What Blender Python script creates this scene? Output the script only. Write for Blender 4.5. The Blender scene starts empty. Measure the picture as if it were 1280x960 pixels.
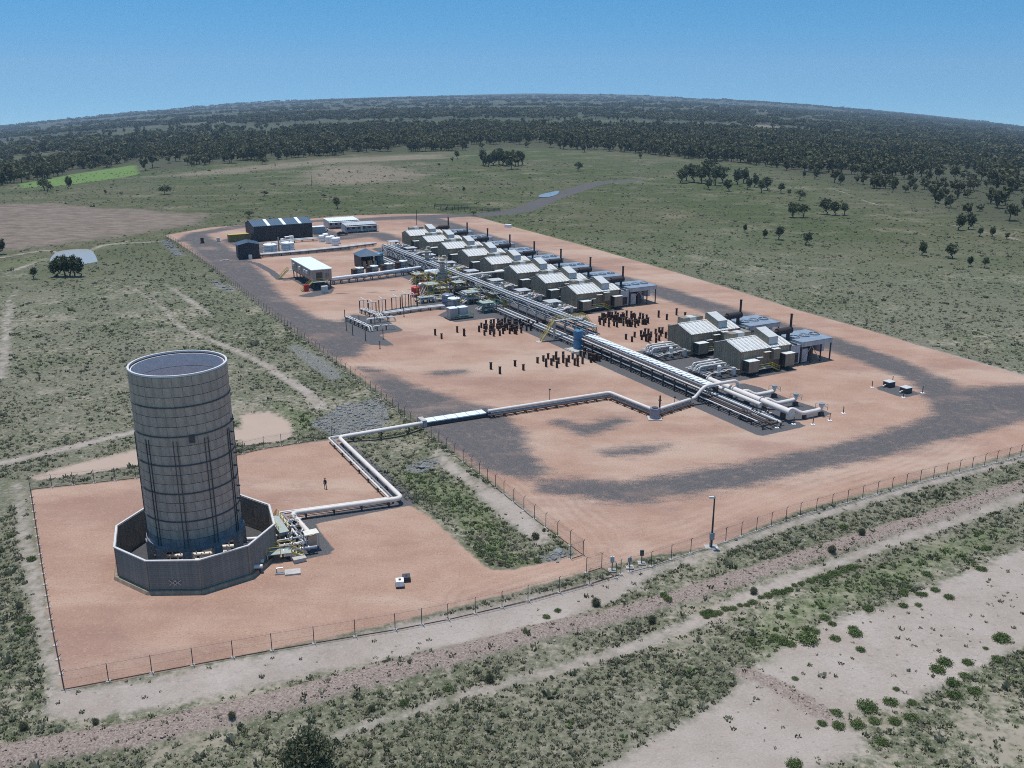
import bpy, bmesh, math, random
import numpy as np
from mathutils import Vector, Matrix

# ------------------------------------------------------------------ camera, sky, sun, exposure
sc = bpy.context.scene
COL = sc.collection
R = math.radians
FPX, CAMH = 1180.0, 60.0                       # focal length in photo pixels (1280 wide), camera height in metres
PITCH = math.atan(370.0 / FPX)
cd = bpy.data.cameras.new('camera'); cam = bpy.data.objects.new('camera', cd); COL.objects.link(cam)
cd.sensor_width = 36; cd.lens = 36 * FPX / 1280; cd.clip_start = 1; cd.clip_end = 40000
cam.location = (0, 0, CAMH); cam.rotation_euler = (R(90) - PITCH, 0, 0)
sc.camera = cam
SUN_EL, SUN_AZ = R(80), R(-42)                 # azimuth from +Y (straight ahead), negative = to the left
w = bpy.data.worlds.new('World'); sc.world = w; w.use_nodes = True
nt = w.node_tree; bg = nt.nodes['Background']
sk = nt.nodes.new('ShaderNodeTexSky'); sk.sky_type = 'NISHITA'; sk.sun_disc = False
sk.sun_elevation = SUN_EL; sk.sun_rotation = SUN_AZ; sk.altitude = 300; sk.air_density = 1.0; sk.dust_density = 0.1; sk.ozone_density = 0.35
tcw = nt.nodes.new('ShaderNodeTexCoord'); sxyz = nt.nodes.new('ShaderNodeSeparateXYZ'); cxyz = nt.nodes.new('ShaderNodeCombineXYZ'); mz = nt.nodes.new('ShaderNodeMapRange')
nt.links.new(tcw.outputs['Generated'], sxyz.inputs[0]); nt.links.new(sxyz.outputs[2], mz.inputs[0])   # clear air right down to the skyline: no yellow band, no dark half below it
for i_, v_0 in zip((1, 2, 3, 4), (-0.07, 0.30, 0.03, 1.05)): mz.inputs[i_].default_value = v_0
mx_ = nt.nodes.new('ShaderNodeMath'); mx_.operation = 'MAXIMUM'; nt.links.new(mz.outputs[0], mx_.inputs[0]); nt.links.new(sxyz.outputs[2], mx_.inputs[1])
for i_ in (0, 1): nt.links.new(sxyz.outputs[i_], cxyz.inputs[i_])
nt.links.new(mx_.outputs[0], cxyz.inputs[2]); nt.links.new(cxyz.outputs[0], sk.inputs[0])
hs = nt.nodes.new('ShaderNodeHueSaturation'); hs.inputs['Hue'].default_value = 0.483; hs.inputs['Saturation'].default_value = 1.38; hs.inputs['Value'].default_value = 1.24; nt.links.new(sk.outputs[0], hs.inputs['Color']); nt.links.new(hs.outputs[0], bg.inputs[0]); bg.inputs[1].default_value = 0.125
sd = bpy.data.lights.new('sun', 'SUN'); sd.energy = 4.3; sd.angle = R(0.53); sd.color = (1, 0.955, 0.89)
sun = bpy.data.objects.new('sun', sd); COL.objects.link(sun)
sun.location = (-200, 300, 500)
sdir = Vector((math.sin(SUN_AZ) * math.cos(SUN_EL), math.cos(SUN_AZ) * math.cos(SUN_EL), math.sin(SUN_EL)))
sun.rotation_euler = sdir.to_track_quat('Z', 'Y').to_euler()
vs = sc.view_settings; vs.view_transform = 'Standard'; vs.look = 'None'; vs.gamma = 1; vs.exposure = 0.0; vs.use_curve_mapping = False
sc.render.engine = 'CYCLES'
cy = sc.cycles; cy.max_bounces = 6; cy.diffuse_bounces = 3; cy.glossy_bounces = 3; cy.transparent_max_bounces = 12; cy.volume_bounces = 0
cy.use_denoising = False; cy.filter_width = 1.0; cy.sample_clamp_indirect = 4
rng = np.random.default_rng(7); random.seed(7)

# ------------------------------------------------------------------ pixels of the photograph -> points on the ground
def ray(x, y):
    dy = 480 - y
    return (x - 640, FPX * math.cos(PITCH) + dy * math.sin(PITCH), -FPX * math.sin(PITCH) + dy * math.cos(PITCH))
def P0(x, y, z=0.0):                            # meets the level z
    d = ray(x, y)
    if d[2] > -6: d = (d[0], d[1], -6)
    t = (z - CAMH) / d[2]
    return (d[0] * t, d[1] * t)
def PX(l): return np.array([P0(*p) for p in l])
UA = R(-62)                                     # direction of the compressor row, coming towards the camera
u_ = np.array([math.cos(UA), math.sin(UA)]); v_ = np.array([-u_[1], u_[0]])
RZ = R(28)                                      # local x = away from the pipe rack, local y = up the row
def L(s, t): q = s * u_ + t * v_; return (float(q[0]), float(q[1]))
def ST(l): return np.array([L(*p) for p in l])

# ------------------------------------------------------------------ zones of the ground (signed distances in metres, negative inside)
def sdp(p, poly):
    poly = np.asarray(poly); d = np.full(len(p), 1e18); s = np.ones(len(p))
    n = len(poly)
    for i in range(n):
        a = poly[i]; b = poly[i - 1]; e = b - a; wv = p - a
        t = np.clip((wv @ e) / max(e @ e, 1e-9), 0, 1); q = wv - t[:, None] * e
        d = np.minimum(d, (q * q).sum(1))
        c1 = p[:, 1] >= a[1]; c2 = p[:, 1] < b[1]; c3 = e[0] * wv[:, 1] > e[1] * wv[:, 0]
        f = (c1 & c2 & c3) | (~c1 & ~c2 & ~c3); s[f] *= -1
    return s * np.sqrt(d)
def sdl(p, pts, hw):
    pts = np.asarray(pts); hw = np.broadcast_to(np.asarray(hw, float), (len(pts),)); best = np.full(len(p), 1e9)
    for i in range(len(pts) - 1):
        a, b = pts[i], pts[i + 1]; e = b - a; wv = p - a
        t = np.clip((wv @ e) / max(e @ e, 1e-9), 0, 1); q = wv - t[:, None] * e
        best = np.minimum(best, np.sqrt((q * q).sum(1)) - (hw[i] + t * (hw[i + 1] - hw[i])))
    return best
PAD = PX([(206, 294), (262, 284), (330, 279), (420, 270), (500, 267), (560, 267), (600, 272), (640, 283), (730, 307), (840, 339), (926, 365),
          (995, 387), (1080, 411), (1142, 430), (1200, 447), (1290, 473), (1400, 505), (1400, 530), (1282, 563), (1150, 598), (1000, 638), (890, 683), (800, 697),
          (738, 715), (722, 690), (690, 662), (640, 620), (590, 582), (530, 530), (470, 486), (400, 435), (330, 382), (270, 335), (222, 303)])
TPAD = PX([(38, 612), (170, 598), (250, 580), (330, 561), (410, 550), (428, 548), (503, 627), (540, 648), (575, 680), (610, 712), (640, 712), (690, 702), (735, 690),
           (745, 712), (640, 740), (560, 762), (420, 795), (250, 830), (78, 863), (66, 800), (50, 700)])
GRAV = [PX([(232, 297), (252, 291), (300, 318), (330, 345), (345, 365), (360, 378), (395, 398), (425, 403), (442, 394), (482, 400), (472, 417), (457, 432), (442, 446),
            (418, 446), (385, 425), (350, 398), (300, 360), (262, 328), (238, 308)]),
        PX([(450, 460), (476, 463), (520, 484), (575, 502), (622, 512), (645, 535), (652, 552), (672, 580), (690, 594), (655, 597), (630, 593), (600, 578), (560, 555), (520, 525), (490, 500)]),
        PX([(1185, 485), (1300, 482), (1300, 520), (1200, 545), (1150, 540)]),
        PX([(690, 606), (740, 607), (830, 604), (900, 598), (850, 615), (760, 624), (710, 616)])]
GRAVL = [(PX([(236, 300), (248, 292), (300, 283), (360, 277), (440, 275), (530, 271), (600, 268), (650, 262), (690, 246), (745, 228), (800, 223)]), [4, 4, 3.5, 3, 4, 6, 6.5, 6, 6, 6, 5]),
         (PX([(530, 272), (590, 292), (660, 315), (740, 340), (830, 366), (900, 388), (1000, 418), (1060, 436), (1110, 455), (1160, 475), (1200, 505)]), [5.5, 5.5, 5.5, 5.2, 5, 5, 4.8, 4.4, 4, 4, 5]),
         (PX([(1230, 512), (1160, 540), (1060, 566), (960, 588), (860, 606), (780, 614), (700, 607)]), [4.4, 3.8, 3.4, 3.2, 3.4, 3.6, 2.8]),
         (PX([(700, 528), (735, 538), (770, 527)]), [1, 1.6, 1]), (PX([(760, 566), (800, 562), (830, 558)]), [1, 1.8, .8]), (PX([(545, 467), (575, 465)]), [1, 1]),
         (PX([(400, 290), (420, 297), (470, 293), (492, 300)]), [5, 7, 5, 4]), (PX([(300, 300), (345, 318), (430, 312)]), [7, 4, 3])]
FRESH = [PX([(427, 549), (438, 551), (527, 629), (393, 655), (421, 691), (362, 703), (350, 690), (362, 650), (500, 625)]),
         PX([(547, 394), (569, 403), (601, 399), (620, 397), (642, 394), (600, 383), (570, 383)]),
         PX([(441, 393), (479, 398), (506, 413.5), (473, 418), (495, 433), (462, 431), (440, 415), (430, 401)]),
         PX([(911, 522), (932, 530), (966, 524), (980, 528), (1042, 518), (1026, 511), (990, 500), (950, 484), (925, 478), (890, 500)]),
         PX([(1092, 485), (1112, 479.5), (1153, 492), (1129, 497.6)]), PX([(700, 421), (722, 414), (748, 428), (728, 434)]),
         PX([(480, 388), (520, 381), (560, 377), (560, 384), (505, 393), (470, 398)]), PX([(527, 356), (590, 350), (590, 385), (548, 388)]),
         ST([(-352, 124), (-352, 151), (-216, 151), (-216, 124)]), ST([(-178, 124), (-178, 151), (-148, 151), (-148, 124)]),
         ST([(-335, 113), (-335, 126), (-120, 126), (-120, 114.5)]), PX([(362, 348), (370, 345), (418, 362), (414, 367), (386, 372), (371, 370), (392, 365)])]
FRESHL = [(PX([(303, 325), (322, 330), (340, 340), (350, 349), (358, 350)]), 1.3), (PX([(408, 355), (470, 349), (530, 340)]), 2.4), (PX([(420, 367), (470, 365), (512, 362)]), .5)]
PALE = [PX([(900, 872), (940, 830), (985, 800), (1040, 770), (1110, 750), (1190, 718), (1300, 670), (1340, 780), (1255, 815), (1190, 850), (1120, 880), (1050, 890), (1090, 930), (1000, 965), (840, 985), (700, 990), (800, 930)]),
        PX([(600, 610), (612, 612), (640, 640), (630, 640)])]
PALEL = [(PX([(590, 600), (620, 622), (655, 650), (680, 675)]), [.8, 1.9, 1.9, 1]), (PX([(545, 562), (560, 580), (590, 600)]), [.6, 1.2, 1]), (PX([(84, 878), (160, 870), (250, 852), (360, 828), (480, 803), (600, 778), (680, 758), (750, 738), (800, 714)]), [2.2, 2.5, 2.6, 2.5, 2.7, 3.1, 3.1, 2.4, 1.5]),
         (PX([(22, 600), (32, 680), (48, 760), (66, 830), (90, 880)]), [.5, .8, .8, .9, 1.4]),
         (PX([(420, 912), (500, 888), (600, 858), (700, 832), (800, 800), (880, 768), (945, 738), (1030, 705), (1130, 668), (1290, 615)]), [.3, .5, .6, .6, .9, 1, 1.3, .9, .9, 1]),
         (PX([(800, 715), (890, 690), (1000, 650), (1150, 606), (1290, 568)]), [.8, .6, .8, .8, .8]),
         (PX([(-30, 582), (60, 562), (120, 547), (175, 534)]), [1.3, 1.1, 1, 1]), (PX([(0, 470), (4, 410), (10, 375), (22, 362)]), .5), (PX([(6, 470), (10, 410), (16, 378)]), .4),
         (PX([(120, 345), (170, 360), (205, 385), (230, 410), (270, 425), (330, 452), (380, 485), (400, 505)]), [.2, .3, .5, .6, .8, 1.0, 1.2, 1]),
         (PX([(205, 352), (240, 375), (262, 392)]), [.3, 1.0, .4]), (PX([(840, 340), (926, 366), (995, 389), (1080, 413), (1142, 432), (1290, 475)]), [.6, .8, .8, 1, 1.4, 2.2]),
         (PX([(1040, 232), (1075, 245), (1105, 256)]), [.2, .7, .3]), (PX([(1180, 277), (1240, 290), (1290, 301)]), [.3, .7, .7]), (PX([(0, 345), (60, 318), (160, 300)]), [.8, .8, .6]), (PX([(200, 300), (150, 303), (60, 310), (0, 320)]), 1.0)]
RUB = [(PX([(-40, 950), (60, 932), (200, 908), (330, 876), (450, 846), (560, 818), (660, 790), (760, 768), (850, 742), (950, 712), (1060, 675), (1160, 645), (1290, 600)]), [1.9, 2.0, 2.0, 1.9, 1.8, 1.7, 1.6, 1.5, 1.5, 1.5, 1.4, 1.4, 1.5]),
       (PX([(928, 835), (965, 850), (1000, 870), (1030, 890)]), 1.1)]
PLOUGH = [PX([(-60, 250), (60, 251), (180, 260), (262, 266), (245, 279), (150, 293), (60, 305), (-60, 315)])]
LUSH = [PX([(20, 216), (90, 200), (168, 192), (172, 207), (90, 220), (30, 224)])]
PINK = [PX([(375, 215), (400, 206), (470, 203), (530, 215), (520, 222), (440, 228), (385, 226)]), PX([(180, 212), (300, 202), (420, 194), (560, 190), (560, 196), (420, 201), (260, 213)]),
        PX([(120, 163), (170, 160), (195, 162), (150, 168)]), PX([(590, 134), (605, 133.5), (605, 135), (590, 136)]), PX([(645, 137), (668, 136.5), (668, 138.5), (645, 139)]), PX([(940, 147), (985, 149), (985, 151), (940, 150)])]
CLAY = [PX([(300, 512), (335, 508), (362, 520), (366, 538), (345, 546), (300, 550)]), PX([(34, 590), (90, 573), (172, 553), (240, 538), (300, 528), (310, 540), (240, 558), (173, 573), (102, 585), (47, 593)])]
GREENL = [(PX([(620, 276), (690, 296), (760, 314), (840, 333)]), [3, 4, 3, 2]), (PX([(515, 590), (555, 610), (590, 640), (620, 690), (650, 705)]), [2, 3, 2.6, 2, 1.2]),
          (PX([(1000, 835), (960, 800), (980, 765), (1060, 735), (1150, 700), (1250, 660)]), [2, 2.4, 2.4, 1.8, 1.8, 1.5]), (PX([(345, 500), (380, 520), (372, 545)]), [1, 1.4, 1]),
          (PX([(0, 333), (60, 318), (180, 296), (300, 278)]), [4, 3, 2, 2])]
ROCK = [PX([(390, 527), (430, 502), (470, 497), (486, 510), (480, 530), (450, 537), (420, 545)]), PX([(505, 580), (525, 572), (548, 570), (545, 580), (520, 588)]), PX([(672, 700), (700, 686), (712, 690), (708, 698), (690, 703)])]
ROCKL = [(PX([(205, 300), (225, 318)]), 1.5), (PX([(268, 352), (290, 362)]), 1.3), (PX([(365, 430), (402, 455), (420, 470)]), [1, 2, 1.5])]
BELT = PX([(-120, 236), (0, 217), (31, 213), (93, 202), (165, 193), (179, 203), (240, 199), (344, 194), (440, 190), (560, 188), (659, 184), (698, 186), (760, 188), (860, 195), (943, 201), (985, 211), (1053, 226), (1142, 240), (1184, 262), (1228, 272), (1280, 280), (1400, 300),
           (1400, 196), (1280, 184), (1100, 168), (900, 158), (760, 159), (580, 160), (440, 162), (292, 165), (172, 173), (55, 182), (-120, 200)])
PONDP = np.array([P0(a_, b_, -2.0) for a_, b_ in [(66, 329), (69, 319), (78, 314), (92, 312), (110, 312), (116, 321), (119, 329), (104, 332), (86, 332)]])
def mn(l): return np.minimum.reduce(l)
def far(p): return np.full(len(p), 1e6)
LANES = [PX([(600, 752), (680, 724), (760, 704), (860, 668), (960, 630), (1060, 600), (1160, 562), (1230, 525), (1215, 497), (1150, 470), (1050, 434), (900, 388), (740, 340), (590, 292), (530, 272), (440, 276), (330, 281), (245, 296)]),
         PX([(760, 704), (740, 668), (690, 625), (640, 575), (560, 520), (470, 462), (400, 415), (320, 352), (245, 298)])]
def lane(p):
    best = np.full(len(p), 1e9); sg = np.zeros(len(p))
    for pts in LANES:
        for i in range(len(pts) - 1):
            a, b = pts[i], pts[i + 1]; e = b - a; wv = p - a; t = np.clip((wv @ e) / (e @ e), 0, 1); q = wv - t[:, None] * e; d = np.sqrt((q * q).sum(1)); s = np.sign(e[0] * wv[:, 1] - e[1] * wv[:, 0]); k = d < best; best[k] = d[k]; sg[k] = (d * s)[k]
    return sg
def clump(p): return wavy(p[:, 0], p[:, 1], 5.0) + .6 * wavy(p[:, 1], p[:, 0], 1.7) + .5 * wavy(p[:, 0], p[:, 1] * 1.3, 21)
def zones(p):
    z = {}
    z['pad'] = np.minimum(sdp(p, PAD), sdp(p, TPAD))
    z['grav'] = mn([sdp(p, q) for q in GRAV] + [sdl(p, *q) for q in GRAVL])
    z['fresh'] = mn([sdp(p, q) for q in FRESH] + [sdl(p, *q) for q in FRESHL])
    z['pale'] = mn([sdp(p, q) for q in PALE] + [sdl(p, *q) for q in PALEL])
    z['rub'] = mn([sdl(p, *q) for q in RUB])
    z['plough'] = mn([sdp(p, q) for q in PLOUGH]); z['lush'] = mn([sdp(p, q) for q in LUSH])
    z['pink'] = mn([sdp(p, q) for q in PINK]); z['clay'] = mn([sdp(p, q) for q in CLAY])
    z['green'] = mn([sdl(p, *q) for q in GREENL]); z['rock'] = mn([sdp(p, q) for q in ROCK] + [sdl(p, *q) for q in ROCKL])
    return z
def sst(x, a, b): t = np.clip((x - a) / (b - a), 0, 1); return t * t * (3 - 2 * t)
_nw = np.random.default_rng(3); _wv = [(_nw.uniform(0, 6.28), _nw.uniform(0, 6.28), k) for k in (1, 1, 1.9, 1.9, 3.1, 3.1, 5.3, 5.3)]
def wavy(X, Y, s): return sum(np.sin((X * math.cos(a) + Y * math.sin(a)) * k / s + f) / k for a, f, k in _wv) / 3
def height(p, z=None):
    X, Y = p[:, 0], p[:, 1]
    if z is None: z = zones(p)
    base = np.minimum(z['pad'], 1e5)
    out = sst(base, 0.5, 6)
    h = -0.55 * out + 0.16 * out * wavy(X, Y, 7) + 0.5 * sst(base, 6, 60) * wavy(X, Y, 38)
    h += 0.55 * (1 - sst(np.abs(z['rub'] + 1.2), 0.2, 2.0)) * out
    h -= 0.7 * (1 - sst(z['clay'], -1, 3))
    fp = 1 - sst(sdp(p, PONDP), -1.5, 5); h = h * (1 - fp) - 3.2 * fp
    Ys = np.maximum(Y, 50); uu = np.clip(X / Ys, -0.95, 0.95)                # the plain is a very broad low rise that falls away to both sides
    h += -0.118 * uu * uu * np.maximum(Ys - 380, 0) * sst(Ys, 300, 900)
    D = np.hypot(X, Y); h += sst(D, 1200, 5000) * (7 * wavy(X, Y, 420) + 12 * sst(D, 4000, 8000) * wavy(X, Y, 900))
    return h
def H(x, y): return float(height(np.array([[x, y]]))[0])
def G(x, y):                                    # pixel -> point on the terrain
    z = 0.0
    for _ in range(5):
        q = P0(x, y, z); z = H(*q)
    return Vector((q[0], q[1], z))
def PV(x, y, z=0.0): q = P0(x, y, z); return Vector((q[0], q[1], z))

# ------------------------------------------------------------------ materials
MATS = {}
def nodes(m): m.use_nodes = True; t = m.node_tree; return t, t.nodes['Principled BSDF']
def mat(name, col, rough=0.6, metal=0.0, var=0.18, scale=1.5, bump=0.0, obj=0.0, spec=0.4):
    m = bpy.data.materials.new(name); t, b = nodes(m); N = t.nodes.new; K = t.links.new
    b.inputs['Roughness'].default_value = rough; b.inputs['Metallic'].default_value = metal; b.inputs['Specular IOR Level'].default_value = spec
    tc = N('ShaderNodeTexCoord'); n = N('ShaderNodeTexNoise'); n.inputs['Scale'].default_value = scale; n.inputs['Detail'].default_value = 5; n.inputs['Roughness'].default_value = 0.65
    K(tc.outputs['Object'], n.inputs['Vector'])
    mp = N('ShaderNodeMapRange'); mp.inputs[1].default_value = 0.3; mp.inputs[2].default_value = 0.7; mp.inputs[3].default_value = 1 - var; mp.inputs[4].default_value = 1 + var
    K(n.outputs['Fac'], mp.inputs[0]); src = mp.outputs[0]
    if obj:
        oi = N('ShaderNodeObjectInfo'); m2 = N('ShaderNodeMapRange'); m2.inputs[3].default_value = 1 - obj; m2.inputs[4].default_value = 1 + obj
        K(oi.outputs['Random'], m2.inputs[0]); mu = N('ShaderNodeMath'); mu.operation = 'MULTIPLY'; K(src, mu.inputs[0]); K(m2.outputs[0], mu.inputs[1]); src = mu.outputs[0]
    mx = N('ShaderNodeVectorMath'); mx.operation = 'SCALE'; mx.inputs[0].default_value = col[:3]; K(src, mx.inputs['Scale']); K(mx.outputs[0], b.inputs['Base Color'])
    if bump:
        bp = N('ShaderNodeBump'); bp.inputs['Strength'].default_value = bump; bp.inputs['Distance'].default_value = 0.05; K(n.outputs['Fac'], bp.inputs['Height']); K(bp.outputs[0], b.inputs['Normal'])
    MATS[name] = m; return m
mat('tan_steel', (0.275, 0.215, 0.15), 0.55, var=0.14, obj=0.1); mat('tan_roof', (0.66, 0.645, 0.60), 0.5, var=0.1); mat('tan_box', (0.25, 0.21, 0.16), 0.55, var=0.12)
mat('pale_cowl', (0.50, 0.50, 0.48), 0.45, var=0.1); mat('dark_louver', (0.03, 0.03, 0.03), 0.7); mat('exhaust', (0.035, 0.025, 0.025), 0.65, var=0.3)
mat('cooler_deck', (0.25, 0.29, 0.34), 0.4, 0.15, var=0.2, scale=0.6); mat('galv', (0.42, 0.43, 0.44), 0.45, 0.5, var=0.15); mat('cooler_panel', (0.46, 0.47, 0.48), 0.5, var=0.12)
mat('steel_dark', (0.055, 0.055, 0.06), 0.6, var=0.2); mat('yellow', (0.52, 0.36, 0.06), 0.5, var=0.15); mat('pipe_white', (0.64, 0.61, 0.57), 0.4, var=0.08, scale=0.8)
mat('pipe_pink', (0.66, 0.59, 0.54), 0.45, var=0.08, scale=0.7); mat('pipe_grey', (0.34, 0.345, 0.36), 0.4, 0.45, var=0.15); mat('pipe_blue', (0.22, 0.25, 0.32), 0.4, 0.3, var=0.2)
mat('rust', (0.085, 0.045, 0.032), 0.75, var=0.35, scale=3); mat('pile_steel', (0.045, 0.024, 0.02), 0.75, var=0.4, scale=4, obj=0.3); mat('concrete', (0.42, 0.39, 0.36), 0.8, var=0.15, scale=2, bump=0.2)
mat('navy', (0.022, 0.028, 0.04), 0.5, var=0.15); mat('navy_roof', (0.075, 0.115, 0.165), 0.4, var=0.12); mat('white', (0.78, 0.78, 0.77), 0.45, var=0.05); mat('roof_white', (0.72, 0.76, 0.80), 0.4, var=0.08)
mat('office', (0.36, 0.38, 0.40), 0.55, var=0.08); mat('ctrl_wall', (0.38, 0.29, 0.245), 0.55, var=0.07); mat('tank_grey', (0.33, 0.35, 0.38), 0.4, 0.3, var=0.15); mat('teal', (0.06, 0.21, 0.31), 0.4, var=0.1)
mat('blue', (0.05, 0.17, 0.30), 0.4, var=0.12); mat('red', (0.42, 0.018, 0.022), 0.4, var=0.12); mat('olive', (0.21, 0.16, 0.05), 0.55); mat('column', (0.42, 0.31, 0.27), 0.5, var=0.1)
mat('green_frame', (0.10, 0.22, 0.15), 0.5); mat('grating', (0.33, 0.37, 0.34), 0.6, var=0.2, scale=4); mat('glass_dark', (0.02, 0.025, 0.03), 0.12, spec=0.6); mat('tyre', (0.02, 0.02, 0.02), 0.8)
mat('bark', (0.10, 0.08, 0.065), 0.9, var=0.3, scale=6); mat('wood_pole', (0.12, 0.09, 0.07), 0.85); mat('skin', (0.42, 0.25, 0.18), 0.6); mat('cloth_navy', (0.02, 0.025, 0.045), 0.8); mat('cloth_orange', (0.16, 0.06, 0.02), 0.8)
mat('shell', (0.37, 0.285, 0.23), 0.55, 0.05, var=0.16, scale=0.55, obj=0.07); mat('shell_low', (0.22, 0.225, 0.24), 0.45, 0.2, var=0.3, scale=0.7, obj=0.06); mat('liner', (0.88, 0.74, 0.70), 0.85, var=0.1, obj=0.08)
mat('seam', (0.065, 0.062, 0.066), 0.6); mat('rim', (0.58, 0.57, 0.56), 0.45, 0.1, var=0.1); mat('slat', (0.27, 0.215, 0.172), 0.55, 0.1, var=0.2, scale=1.2, obj=0.05); mat('rock', (0.17, 0.17, 0.17), 0.9, var=0.35, scale=2, obj=0.3)
mat('tan_shade', (0.48, 0.33, 0.22), 0.6); mat('shade_white', (0.66, 0.62, 0.52), 0.5)
def weather(name, zs=0.12, lo=0.74):            # rain streaks and uneven fading that run down the sheet
    m = MATS[name]; t = m.node_tree; N = t.nodes.new; K = t.links.new; sc_ = [n for n in t.nodes if n.type == 'VECT_MATH'][0]; old = sc_.inputs['Scale'].links[0].from_socket
    tc = N('ShaderNodeTexCoord'); mp = N('ShaderNodeMapping'); mp.inputs['Scale'].default_value = (1.6, 1.6, zs); no = N('ShaderNodeTexNoise'); no.inputs['Scale'].default_value = 1.3; no.inputs['Detail'].default_value = 6; no.inputs['Roughness'].default_value = .7
    K(tc.outputs['Object'], mp.inputs[0]); K(mp.outputs[0], no.inputs['Vector']); r = N('ShaderNodeMapRange'); r.inputs[1].default_value = .35; r.inputs[2].default_value = .62; r.inputs[3].default_value = lo; r.inputs[4].default_value = 1.1; K(no.outputs['Fac'], r.inputs[0])
    mu = N('ShaderNodeMath'); mu.operation = 'MULTIPLY'; K(old, mu.inputs[0]); K(r.outputs[0], mu.inputs[1]); K(mu.outputs[0], sc_.inputs['Scale'])
for n_ in ('shell', 'shell_low', 'slat', 'tan_steel', 'tan_box', 'cooler_panel', 'ctrl_wall', 'tank_grey', 'white', 'navy'): weather(n_, lo=.84 if n_ in ('white', 'ctrl_wall') else .74)
weather('tan_roof', 1.2, .86); weather('navy_roof', 1.2, .82); weather('roof_white', 1.2, .86)
def leafmat(name, a, b, dry=None):
    m = bpy.data.materials.new(name); t, bs = nodes(m); N = t.nodes.new; K = t.links.new
    bs.inputs['Roughness'].default_value = 0.75; bs.inputs['Specular IOR Level'].default_value = 0.2
    oi = N('ShaderNodeObjectInfo'); g = N('ShaderNodeNewGeometry'); ad = N('ShaderNodeMath'); ad.operation = 'ADD'
    sc1 = N('ShaderNodeMath'); sc1.operation = 'MULTIPLY'; sc1.inputs[1].default_value = 0.45; K(g.outputs['Random Per Island'], sc1.inputs[0])
    sc2 = N('ShaderNodeMath'); sc2.operation = 'MULTIPLY'; sc2.inputs[1].default_value = 0.55; K(oi.outputs['Random'], sc2.inputs[0])
    K(sc1.outputs[0], ad.inputs[0]); K(sc2.outputs[0], ad.inputs[1])
    r = N('ShaderNodeValToRGB'); r.color_ramp.elements[0].color = (*a, 1); r.color_ramp.elements[1].color = (*b, 1); K(ad.outputs[0], r.inputs[0]); K(r.outputs[0], bs.inputs['Base Color'])
    if dry: e = r.color_ramp.elements.new(0.85); e.color = (*b, 1); r.color_ramp.elements[2].color = (*dry, 1)
    tr = N('ShaderNodeBsdfTranslucent'); K(r.outputs[0], tr.inputs[0]); mx = N('ShaderNodeMixShader'); mx.inputs[0].default_value = 0.2
    K(bs.outputs[0], mx.inputs[1]); K(tr.outputs[0], mx.inputs[2]); K(mx.outputs[0], t.nodes['Material Output'].inputs[0]); MATS[name] = m
leafmat('leaf_tree', (0.055, 0.07, 0.03), (0.14, 0.15, 0.075)); leafmat('leaf_forest', (0.05, 0.058, 0.022), (0.15, 0.143, 0.065)); leafmat('leaf_grass', (0.11, 0.122, 0.066), (0.225, 0.22, 0.15), (0.40, 0.355, 0.285))
leafmat('leaf_green', (0.085, 0.125, 0.042), (0.175, 0.215, 0.085)); leafmat('leaf_dark', (0.06, 0.07, 0.038), (0.13, 0.135, 0.08)); leafmat('leaf_dry', (0.22, 0.18, 0.13), (0.38, 0.32, 0.24))

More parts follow.
